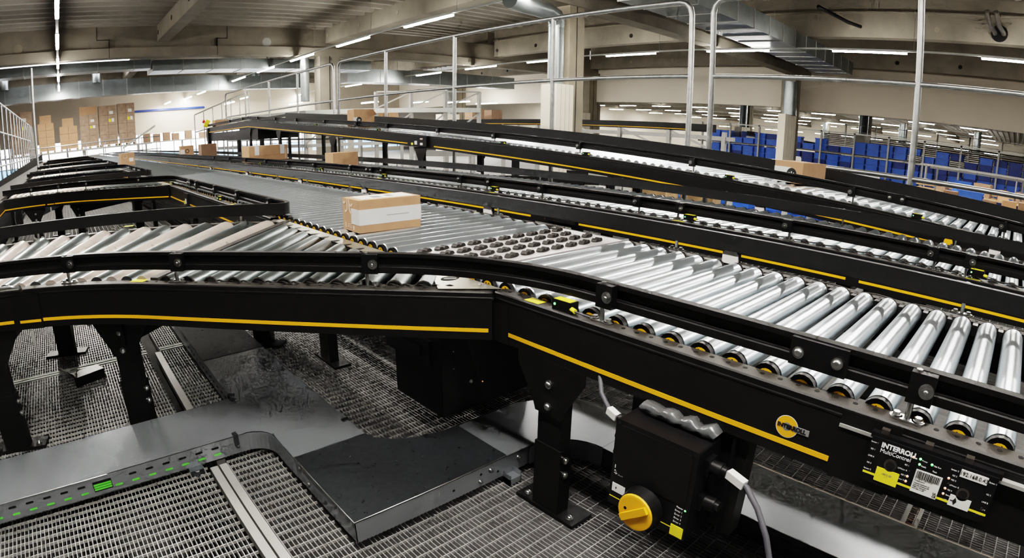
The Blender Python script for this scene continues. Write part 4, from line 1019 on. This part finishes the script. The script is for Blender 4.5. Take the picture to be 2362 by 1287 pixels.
# ------------------------------------------------------------------ luminaires: continuous rows on trunking
def lum_mesh():
    m = MB(); m.add([(-.035, 0, -.05), (.035, 0, -.05), (.035, 2, -.05), (-.035, 2, -.05)], [(0, 3, 2, 1)], 'lamp')
    for x in (-.035, .035): m.add([(x, 0, -.05), (x, 2, -.05), (x, 2, -.012), (x, 0, -.012)], [(0, 1, 2, 3)], 'lamp_side')
    m.add([(-.035, 0, -.05), (.035, 0, -.05), (.035, 0, -.012), (-.035, 0, -.012)], [(0, 1, 2, 3)], 'lamp_side'); m.add([(-.035, 2, -.05), (.035, 2, -.05), (.035, 2, -.012), (-.035, 2, -.012)], [(3, 2, 1, 0)], 'lamp_side'); m.box(-.04, .04, -.005, 2.005, -.012, .04, 'white_plastic'); return m.mesh('light_tube')
LM = lum_mesh(); ZL = 3.62
ROW = {0: 'left', 8: 'middle', 16: 'long right', 24: 'far', 48: 'x', 56: 'x', 64: 'x', 75: 'x'}
def lum(x, y, z, label, group):
    o = link('ceiling_light', LM, None, (x, y, z)); tag(o, label, 'ceiling light', group)
ORD = {}; NTH = ['first', 'second', 'third', 'fourth', 'fifth', 'sixth', 'seventh', 'eighth', 'ninth', 'tenth', 'eleventh', 'twelfth', 'thirteenth']
def trunk(x, y0, y1, z, label):
    m = MB(); m.box(x - .03, x + .03, y0, y1, z + .012, z + .055, 'steel_lt')
    y = y0 + 1
    o = m.build('light_trunking'); tag(o, label, 'light trunking')
    w_ = MB(); w_.cyl((0, 0, z + .05), (0, 0, ZC), .006, 'steel', 5); wm_ = w_.mesh('hanger_wire')
    while y < y1 and x < 20: link('hanger_wire', wm_, o, (x, y, 0)); y += 3.9
for x, y0, y1, nm in ((0, -6, 33, 'light row straight overhead, running vertically down the left of the photo'), (8, -6, 40, 'light row slanting down across the upper left, in front of the roof beams'), (16, -6, 42, 'long light row arching across the upper right'), (-8, 4, 38, 'light row hidden far left')):
    if x == -8: continue
    trunk(x, y0, y1, ZL, 'thin trunking bar carrying the ' + ['', ''][0] + nm.split(',')[0])
    k = int((y0 - 2.98) // 3.88)
    while 2.98 + 3.88 * k < y1 - 1:
        y = 2.98 + 3.88 * k
        if y > max(y0, -2) and not (x == 8 and y < 10) and not (x == 0 and y < 10):
            ORD[x] = ORD.get(x, 0) + 1
            lum(x, y, ZL, NTH[ORD[x] - 1] + {0: ' bright tube counted from the top in the vertical light row at the left', 8: ' bright tube counted down from the top in the slanting light row', 16: ' bright tube counted from the right end of the long arching light row'}[x], {0: 'tubes of the left light row', 8: 'tubes of the slanting light row', 16: 'tubes of the arching light row'}[x])
        elif y > max(y0, -2): lum(x, y, ZL, 'ceiling tube above the viewer, outside the photo', 'tubes behind the viewer') if True else lum(x, y, ZL, {0: 'bright tube in the light row straight above, at the left of the photo', 8: 'bright tube in the light row slanting across the upper left', 16: 'bright tube in the long light row arching across the right'}[x], {0: 'tubes of the left light row', 8: 'tubes of the slanting light row', 16: 'tubes of the arching light row'}[x])
        k += 1
for x in (0, 8, 16):
    for k in (1, 2):
        if k == 2 or x == 8: lum(x, 2.98 - 3.88 * k, ZL, 'bright tube of the overhead light rows behind the viewer', 'tubes behind the viewer')
RW = {48: 'nearest', 56.5: 'second', 65: 'third', 75.3: 'fourth', 85: 'lowest'}
for x, z in ((48, ZL), (56.5, ZL), (65, ZL), (75.3, ZL), (85, 2.75)):
    trunk(x, 1, 44, z, {48: 'first', 56.5: 'second', 65: 'third', 75.3: 'fourth', 85: 'last'}[x] + ' trunking row of the low lights in the second hall')
    k = 0
    while 2.5 + 3.98 * k < 43:
        y = 2.5 + 3.98 * k
        if x / max(y, .1) > .75: lum(x, y, z, 'thin bright tube in the ' + RW[x] + ' row of lights beyond the wall opening', RW[x] + ' row of tubes in the second hall')
        k += 1
for i, (x, y, z) in enumerate(((9.4, 33, 2.9), (13.5, 33, 2.75), (6.6, 37.5, 3.35), (11.5, 37, 3.4), (17, 30, 2.6), (20.5, 30, 2.65), (23.5, 27, 2.55), (19, 24, 2.4))):
    lum(x, y, z, NTH[i] + ' of the loose single tubes over the far side of the hall', 'single tubes at the far side')

# ------------------------------------------------------------------ ventilation ducts
def duct_x(label, x0, x1, y0, y1, z0, z1, seams=1.2, spouts=()):
    t = thing('ventilation_duct', label, 'duct', (0, 0, 0))
    m = MB(); m.box(x0, x1, y0, y1, z0, z1, 'duct')
    m.build('duct_body', t)
    m = MB(); m.box(-.012, .012, y0 - .012, y1 + .012, z0 - .012, z1 + .012, 'steel'); fm_ = m.mesh('flange'); x = x0
    while x <= x1: link('flange', fm_, t, (x, 0, 0)); x += seams
    for (x, kind) in spouts:
        m = MB(); m.tube([(x, y0 - .05, z1 - .1), (x, y0 - .05, z1 + .25), (x, y0 + .2, z1 + .45), (x, y0 + .6, z1 + .5)], .19, 'duct', 14); m.build('spout', t)
    return t
duct_x('big rectangular duct crossing the upper right with ribbed underside', 9.5, 21.8, 6.0, 7.3, 3.66, 4.12, .9)
duct_x('long bluish rectangular duct along the left back wall with white spouts', -9, 12, 29, 29.6, 3.27, 3.98, 1.1, ((-2.4, 1), (1.7, 1), (9.4, 1)))
duct_x('upper duct behind the stepped girder on the left', -9, 3.3, 22.6, 23.4, 3.66, 3.98, 1.3)
duct_x('ribbed duct with shiny louvres right of the white wedge', 3.4, 12.6, 22.8, 24.2, 3.58, 3.98, 1.15)
duct_x('duct behind the middle railing posts with round branch', 12.8, 23.5, 25.5, 26.6, 3.3, 3.95, 1.8)
t = thing('vent_elbow', 'shiny round vent pipe elbow at the top edge beside the clad column', 'duct', (0, 0, 0))
m = MB(); m.tube([(9.2, 8.7, 3.2), (9.2, 8.69, 3.33), (9.1, 8.65, 3.43), (8.8, 8.6, 3.5), (8.05, 8.5, 3.5), (7.6, 8.4, 3.52)], .18, 'duct', 18); m.build('pipe', t)
t = thing('conduit_pipe', 'black pipe angled down into a round beam hole at the upper right', 'pipe', (0, 0, 0))
m = MB(); m.tube([(15.6, 5.3, 4.72), (16.6, 4.75, 4.5), (17.04, 4.5, 4.46)], .05, 'black_plastic', 10); m.build('pipe', t)
t = thing('conduit_pipe', 'pair of pale insulated pipes bending into the beam at the upper right corner', 'pipe', (0, 0, 0))
for dy in (0, .22):
    m = MB(); m.tube([(15.9, 1.0 - dy, 4.72), (16.4, .95 - dy, 4.5), (16.9, .85 - dy, 4.42), (17.06, .85 - dy, 4.42)], .06, 'tube', 12); m.build('pipe', t)
m = MB(); m.cyl((17.09, .74, 4.44), (17.115, .74, 4.44), .22, 'hole', 18); m.build('wall_sleeve', t)
t = thing('vertical_pole', 'thin dark vertical pole in front of the left pallets', 'pole', (-.69, 17, 0))
m = MB(); m.cyl((0, 0, 0), (0, 0, 3.2), .028, 'steel', 10); m.build('shaft', t)

NTH6 = ['first', 'second', 'third', 'fourth', 'fifth', 'sixth']
# ================================================================== LEFT BACKGROUND: pallets on a raised deck
t = thing('pallet_deck', 'dark raised deck edge under the wrapped pallets', 'deck', (0, 0, 0))
m = MB(); m.box(-8, 4.7, 33, 36.6, .90, .99, 'steel'); m.build('deck_plate', t)
for x in (-5, -1.6, 1.0, 3.9):
    m = MB(); m.box(x, x + .12, 33.1, 33.25, -.7, .9, 'steel'); m.build('leg', t)
def wrapped(label, x0, x1, z1, rows, top=None, k='film', lab=True):
    t = thing('wrapped_pallet', label, 'pallet', ((x0 + x1) / 2, 34.5, .99)); wd = x1 - x0; h = z1 - .99 - .1
    m = MB()
    for dx in (-wd / 2 + .06, 0, wd / 2 - .06): m.box(dx - .05, dx + .05, -.4, .4, 0, .08, 'wood')
    m.box(-wd / 2, wd / 2, -.42, .42, .08, .10, 'wood'); m.build('pallet', t)
    ncol = 2
    for r_ in range(rows):
        for c in range(ncol):
            m = MB(); a = -wd / 2 + .01 + (wd - .02) * c / ncol; m.box(a + .004, a + (wd - .02) / ncol - .004, -.4, .4, .10 + h * r_ / rows + .004, .10 + h * (r_ + 1) / rows - .004, k); m.build('carton', t)
    if top:
        m = MB(); m.box(-wd / 2 * top, wd / 2 * top, -.3, .3, .10 + h, .10 + h + .42, 'card'); m.build('top_carton', t)
    if lab:
        m = MB(); m.box(.05, .17, -.405, -.4, h * .62, h * .70, 'sticker_yellow'); m.build('yellow_label', t); m = MB(); m.box(.2, .34, -.405, -.4, h * .62, h * .71, 'paper'); m.build('white_label', t); m = MB(); m.box(.1, .3, -.405, -.4, h * .82, h * .9, 'paper'); m.build('white_label', t)
    return t
wrapped('film-wrapped pallet at the far left behind the railing', -2.72, -1.5, 3.2, 4)
wrapped('loose stack of brown cartons right of the thin pole', -1.25, -.38, 2.5, 4, .7, 'card', False)
wrapped('short pyramid of brown cartons below the row of overhead lights', -.12, .85, 2.25, 3, .62, 'card', False)
wrapped('wrapped pallet with an orange-brown carton on top', .98, 1.97, 2.75, 3, .95)
wrapped('tall wrapped pallet, left of the two tallest', 2.02, 3.0, 3.15, 4)
wrapped('tall wrapped pallet at the right end of the row', 3.06, 4.0, 3.2, 4)
t = thing('window_shelf', 'thin dark shelf in front of the bright window, beside the tallest pallets', 'shelf', (0, 0, 0)); m = MB(); m.box(4.72, 9.4, 36.4, 37.4, .93, 1.0, 'steel'); m.build('shelf_plate', t)
for x in (4.8, 7, 9.2): m = MB(); m.box(x, x + .1, 36.6, 36.7, -.7, .93, 'steel'); m.build('post', t)
for i, (x, h_) in enumerate(((4.95, .5), (5.55, .45), (6.15, .48), (6.7, .4), (7.5, .5), (8.4, .35))):
    carton(NTH6[i] + ' small brown carton in the row against the bright far window', x, 36.9, 1.0005, .40, .4, h_, 0, 'card_dark', None, 'far_carton')
t = thing('railing', 'low tube railing in front of the wrapped pallets', 'railing', (0, 0, 0))
for z_, n_ in ((1.22, 'top_rail'), (.7, 'middle_rail')): m = MB(); m.cyl((-1.4, 27, z_), (4.2, 27, z_), .02, 'tube', 8); m.build(n_, t)
for i in range(8): m = MB(); m.cyl((-1.4 + .8 * i, 27, 0), (-1.4 + .8 * i, 27, 1.22), .018, 'tube', 8); m.build('post', t)
t = thing('ramp_rail', 'pale slanted bar rising to the right below the tallest pallets', 'bar', (0, 0, 0)); m = MB(); m.bar((2.6, 27.5, .85), (4.1, 27.5, 1.7), .12, .07, 'steel_lt'); m.build('bar', t)
t = thing('railing', 'railing with close upright bars beside the pallets, sloping upward', 'railing', (0, 0, 0))
for za_, zb_, n_ in ((1.75, 2.45, 'top_rail'), (1.2, 1.55, 'middle_rail')): m = MB(); m.cyl((4.2, 19.5, za_), (6.1, 19.5, zb_), .02, 'tube', 8); m.build(n_, t)
for i in range(7):
    x = 4.2 + .31 * i; m = MB(); m.cyl((x, 19.5, 0), (x, 19.5, 1.75 + .37 * (x - 4.2)), .02, 'tube', 8); m.build('post', t)
t = thing('emergency_stop', 'yellow emergency stop station with red button on the end of the inclined conveyor', 'emergency stop', (3.60, 15.28, 1.36))
m = MB(); m.box(-.05, .05, -.05, .05, -.09, .09, 'sticker_yellow', Matrix.Rotation(.5, 4, 'Y')); m.build('housing', t)
m = MB(); m.cyl((-.055, 0, .045), (-.10, 0, .07), .04, 'red', 14); m.build('button', t)
# blue totes beyond the left railing
def tote_mesh(k='blue'):
    m = MB(); b = .02
    m.prism([(-.28 + b, -.19), (.28 - b, -.19), (.28, -.19 + b), (.28, .19 - b), (.28 - b, .19), (-.28 + b, .19), (-.28, .19 - b), (-.28, -.19 + b)], 0, .26, k)
    m.box(-.30, .30, -.20, .20, .225, .275, k); m.box(-.31, -.28, -.06, .06, .15, .19, 'blue_dark'); m.box(-.27, .27, -.2025, -.19, .09, .11, k)
    return m.mesh('blue_tote')
TM = tote_mesh(); TMD = tote_mesh('blue_dark')
def tote(x, y, z, rz, label, group, dark=False, sc=1):
    o = link('blue_tote', TMD if dark else TM, None, (x, y, z), (0, 0, rz)); o.scale = (sc,) * 3; tag(o, label, 'tote', group)
for i in range(6):
    for j in range(6): tote(-2.55 - .1 * (j % 2), 11 + i * 1.3, -.698 + j * .34, PI / 2, 'blue tote stacked beyond the left railing', 'blue totes by the left railing', (i + j) % 3 == 0, 1.2)

# ================================================================== MIDDLE BACKGROUND
t = thing('steel_platform', 'pale grey steel platform with braced posts behind the middle railing', 'platform', (0, 0, 0))
PTS = [(5.6, 22), (7.0, 16.8), (11.9, 14.5)]
for z0, z1, k, nm in ((1.50, 1.64, 'steel_lt', 'edge_beam'), (.52, .62, 'steel', 'lower_beam')):
    for a, b_ in zip(PTS, PTS[1:]): m = MB(); m.bar((*a, (z0 + z1) / 2), (*b_, (z0 + z1) / 2), .1, z1 - z0, k); m.build(nm, t)
A, Bp = Vector((7.0, 16.8)), Vector((11.9, 14.5)); prev = None
for i in range(6):
    p = A + (Bp - A) * i / 5; m = MB(); m.box(p.x - .05, p.x + .05, p.y, p.y + .1, -.7, 2.15 if i in (2, 3, 4, 5) else 1.6, 'steel'); m.build('post', t)
    if prev is not None:
        m = MB(); m.bar((prev.x, prev.y, .65), (p.x, p.y, 1.5), .03, .05, 'steel'); m.build('brace', t)
        if i > 2: m = MB(); m.bar((prev.x, prev.y, 1.65), (p.x, p.y, 2.15), .03, .04, 'steel'); m.bar((prev.x, prev.y, 2.15), (p.x, p.y, 2.15), .03, .04, 'steel'); m.build('brace', t)
    prev = p
t = thing('mezzanine_conveyor', 'distant black conveyor on a grey trestle behind the clad column', 'conveyor', (0, 0, 0))
m = MB(); m.box(13.0, 13.05, 7.6, 21.6, 1.12, 1.26, 'black'); m.build('side_frame', t); m = MB(); m.box(13.6, 13.65, 7.2, 21.6, 1.12, 1.32, 'black'); m.build('side_frame', t)
m = MB(); m.box(12.99, 13.0, 7.7, 21.6, 1.15, 1.165, 'yellow'); m.build('yellow_stripe', t)
for z in (.93, .5): m = MB(); m.box(13.05, 13.15, 6.4, 21.6, z, z + .1, 'steel'); m.build('long_beam', t)
for i in range(10):
    y = 6.6 + i * 1.6; m = MB(); m.box(13.0, 13.1, y, y + .1, -.7, 1.14, 'steel'); m.build('post', t)
    m = MB(); m.bar((13.05, y, .55), (13.05, y + 1.6, 1.1), .03, .05, 'steel'); m.build('brace', t)
# wall openings and light panels deep behind the trestle
mb = MB()
for (y0, y1) in ((21, 22.4), (23.2, 25), (26.2, 27.2)): mb.box(22.8, 22.85, y0, y1, .2, 1.05, 'daylight'); mb.box(22.8, 22.85, y1, y1 + .5, .2, .95, 'daylight_blue')
struct('window_3', mb, 'bright openings behind the trestle')
for i, (x, y, z, s_) in enumerate(((12.6, 22.6, 1.3405, .55), (13.4, 22.6, 1.3405, .5), (18.2, 22.6, 1.3405, .75), (19.4, 22.6, 1.3405, .7))):
    carton(['stack of brown cartons far behind, left one', 'stack of brown cartons far behind, second from left', 'dark brown carton pile left of the clad column', 'grey-brown carton pile beside the clad column'][i], x, y, z, s_, .6, s_ * .8, 0, 'card' if i < 2 else 'card_dark', None, 'carton_pile')
t = thing('pale_shelf', 'pale shelf deck carrying the far carton piles', 'shelf', (0, 0, 0)); m = MB(); m.box(11.5, 21, 22.1, 23.2, 1.25, 1.34, 'steel'); m.build('deck_plate', t)
for x in (11.7, 14.5, 17.6, 20.8): m = MB(); m.box(x, x + .1, 22.2, 22.3, -.7, 1.25, 'steel'); m.build('post', t)
# wooden crates seen in the gap under the inclined conveyor
for i in range(2):
    carton(['tan crate seen through the gap below the inclined conveyor', 'second tan crate through the gap below the inclined conveyor'][i], 7.0 + i * .9, 4.6 - i * .25, -.699, .7, .5, .95, .3, 'wood', None, 'crate')
for i in range(14): tote(9.4 + (i % 7) * .75, 6.4 - (i % 7) * .35, -.698 + (i // 7) * .28, .2, 'blue tote in the gap between the second and inclined conveyors', 'blue totes under the incline')
t = thing('steel_rack', 'dark bracing frame low in the gap under the incline', 'rack', (0, 0, 0)); m = MB(); m.bar((6, 9, .1), (9.5, 5, .1), .08, .12, 'black'); m.build('beam', t); m = MB(); m.bar((6, 9, .55), (9.5, 5, .55), .08, .1, 'steel'); m.build('beam', t)
for k_ in range(4): m = MB(); m.box(6 + k_ * 1.15, 6.1 + k_ * 1.15, 9 - k_ * 1.3, 9.1 - k_ * 1.3, -.7, .6, 'black'); m.build('post', t)

# ================================================================== RIGHT BACKGROUND: tote racks and packing benches in the lower hall
t = thing('tote_rack', 'long grey rack holding rows of blue totes at the right', 'rack', (0, 0, 0))
for z in (-.62, .06, .74):
    m = MB(); m.box(27.4, 27.5, -4, 15.5, z, z + .07, 'steel'); m.build('shelf_beam', t)
    m = MB(); m.box(27.4, 28.2, -4, 15.5, z + .03, z + .06, 'steel'); m.build('shelf', t)
for i in range(13): m = MB(); m.box(27.35, 27.45, -4 + i * 1.6, -3.92 + i * 1.6, -.7, 1.75, 'steel'); m.build('upright', t)
m = MB(); m.box(27.35, 27.42, -4, 15.5, 1.68, 1.74, 'steel_lt'); m.build('top_rail', t)
random.seed(11)
for i in range(30):
    for lv, z in enumerate((-.55, -.27, .13, .41, .81, 1.09)):
        if random.random() < (.04 if lv < 5 else .55): continue
        tote(27.75, -3.7 + i * .63, z, PI / 2, 'blue tote in the ' + ['lowest', 'second lowest', 'third', 'fourth', 'fifth', 'top'][lv] + ' layer of the long grey rack', ['lowest', 'second', 'third', 'fourth', 'fifth', 'top'][lv] + ' layer of totes in the long rack', random.random() < .25, 1.0)
for i in range(9):
    for j in range(6): tote(33 + (i % 3) * .82, 15.2 + (i // 3) * 1.0, -.698 + j * .36, 0, 'blue tote in the tall stacks between the clad columns', 'blue tote stacks', j % 4 == 1, 1.3)
t = thing('mesh_partition', 'grey wire mesh fence above the tote rack', 'fence', (0, 0, 0)); 
for i in range(9): m = MB(); m.box(31.5, 31.56, -4 + i * 1.6, -3.94 + i * 1.6, -.7, 2.3, 'steel_lt'); m.build('post', t)
m = MB()
for z in (1.0, 1.3, 1.6, 1.9, 2.25): m.box(31.51, 31.54, -4, 8.9, z, z + .025, 'steel_lt')
m.build('mesh_panel', t)
t = thing('slatted_screen', 'grey slatted screen behind the tote rack', 'screen', (0, 0, 0)); m = MB()
for i in range(22): m.box(44, 44.06, -6, 14, -.7 + i * .125, -.6 + i * .125, 'steel')
m.build('slats', t)
t = thing('loading_boom', 'black and white telescopic loading boom beyond the lower rail', 'loader', (0, 0, 0))
m = MB(); m.bar((30, 13.8, 1.35), (30, 9.6, 1.02), .5, .22, 'black'); m.build('boom', t)
m = MB(); m.bar((29.9, 13.8, 1.1), (29.9, 10.2, .86), .4, .16, 'white_plastic'); m.build('lower_boom', t)
for yy in (9.0, 12.2): m = MB(); m.box(29.4, 30.0, yy, yy + .25, -.7, .95 if yy > 10 else .5, 'steel'); m.build('pedestal', t)
m = MB(); m.box(29.6, 30.2, 8.6, 9.5, .5, 1.1, 'white_plastic'); m.bar((29.7, 9.5, .5), (29.7, 10.1, 1.0), .1, .15, 'black'); m.build('head', t)
for i, (x, y) in enumerate(((14, 6.35), (16, 4.75), (15, 3.6))):
    t = thing('conveyor_marker', ['white control cabinet low behind the railing split', 'white control cabinet left of the second clad column', 'white control cabinet right of the second clad column'][i], 'control cabinet', (x, y, .2))
    m = MB(); m.box(-.1, .1, -.35, .35, 0, .32, 'white_plastic'); m.build('housing', t); m = MB(); m.box(-.04, .04, -.04, .04, -.9, 0, 'steel'); m.build('stand', t); m = MB(); m.box(-.105, -.1, -.1, .15, .08, .2, 'black'); m.box(-.108, -.105, -.07, .12, .11, .17, 'white_plastic'); m.build('display', t)
t = thing('dark_conveyor', 'dark low conveyor line running beyond the railing', 'conveyor', (0, 0, 0)); m = MB(); m.box(16.4, 17.0, 2.5, 12, -.05, .18, 'black'); m.build('side_frame', t)
m = MB(); m.box(16.4, 17.0, 2.5, 12, .19, .22, 'steel'); m.build('belt', t)
for i in range(6): m = MB(); m.box(16.5, 16.6, 2.6 + 1.7 * i, 2.7 + 1.7 * i, -.7, -.05, 'steel'); m.build('leg', t)
t = thing('exit_sign', 'small green and white escape sign low by the second clad column', 'sign', (14.0, 2.9, .02))
m = MB(); m.box(-.01, .01, -.22, .22, -.1, .1, 'white_plastic'); m.build('sign_plate', t); m = MB(); m.box(.01, .04, -.02, .02, -.72, .1, 'steel'); m.build('stand', t)
m = MB(); m.box(-.014, -.01, .02, .2, -.08, .08, 'led_green'); m.box(-.014, -.01, -.2, -.02, -.08, .08, 'led_green'); m.prism([(-.05, -.05), (-.05, .05), (.03, 0)], 0, .002, 'white_plastic', Matrix.Translation((-.015, -.1, 0)) @ Matrix(((0, 0, -1, 0), (-1, 0, 0, 0), (0, 1, 0, 0), (0, 0, 0, 1)))); m.build('symbol', t)
# packing benches with clutter
random.seed(5)
BL = ['long wooden packing bench below the right lower rail', 'second wooden packing bench behind the first', 'third wooden packing bench deep below the rail']
for i, (x, y0, y1, z) in enumerate(((14.6, -2.5, 2.1, .10), (18.2, -3, 2.9, .12), (22, -3.5, 3.4, .10))):
    t = thing('packing_bench', BL[i], 'bench', (0, 0, 0)); m = MB(); m.box(x, x + 1.1, y0, y1, z, z + .05, 'wood'); m.build('bench_top', t)
    for yy in (y0 + .1, (y0 + y1) / 2, y1 - .2): m = MB(); m.box(x + .05, x + .12, yy, yy + .08, -.7, z, 'steel'); m.build('leg', t); m = MB(); m.box(x + 1.0, x + 1.04, yy, yy + .04, z, z + .75, 'ink_grey'); m.build('upright', t)
    m = MB(); m.box(x + .98, x + 1.02, y0, y1, z + .70, z + .74, 'ink_grey'); m.build('top_beam', t)
    for j in range(9):
        yy = y0 + .3 + (y1 - y0 - .5) * j / 9; s_ = random.uniform(.28, .5)
        if j % 4 == 3: tote(x + .5, yy, z + .05, PI / 2, 'blue tote among the cartons on the packing benches', 'blue totes on the packing benches')
        else: carton('brown carton in the clutter on the packing benches', x + .5, yy, z + .05, s_ * .8, s_, s_ * random.uniform(.4, .8), random.uniform(-.4, .4), 'card' if j % 2 else 'card_dark', 'cartons on the packing benches', 'bench_carton')
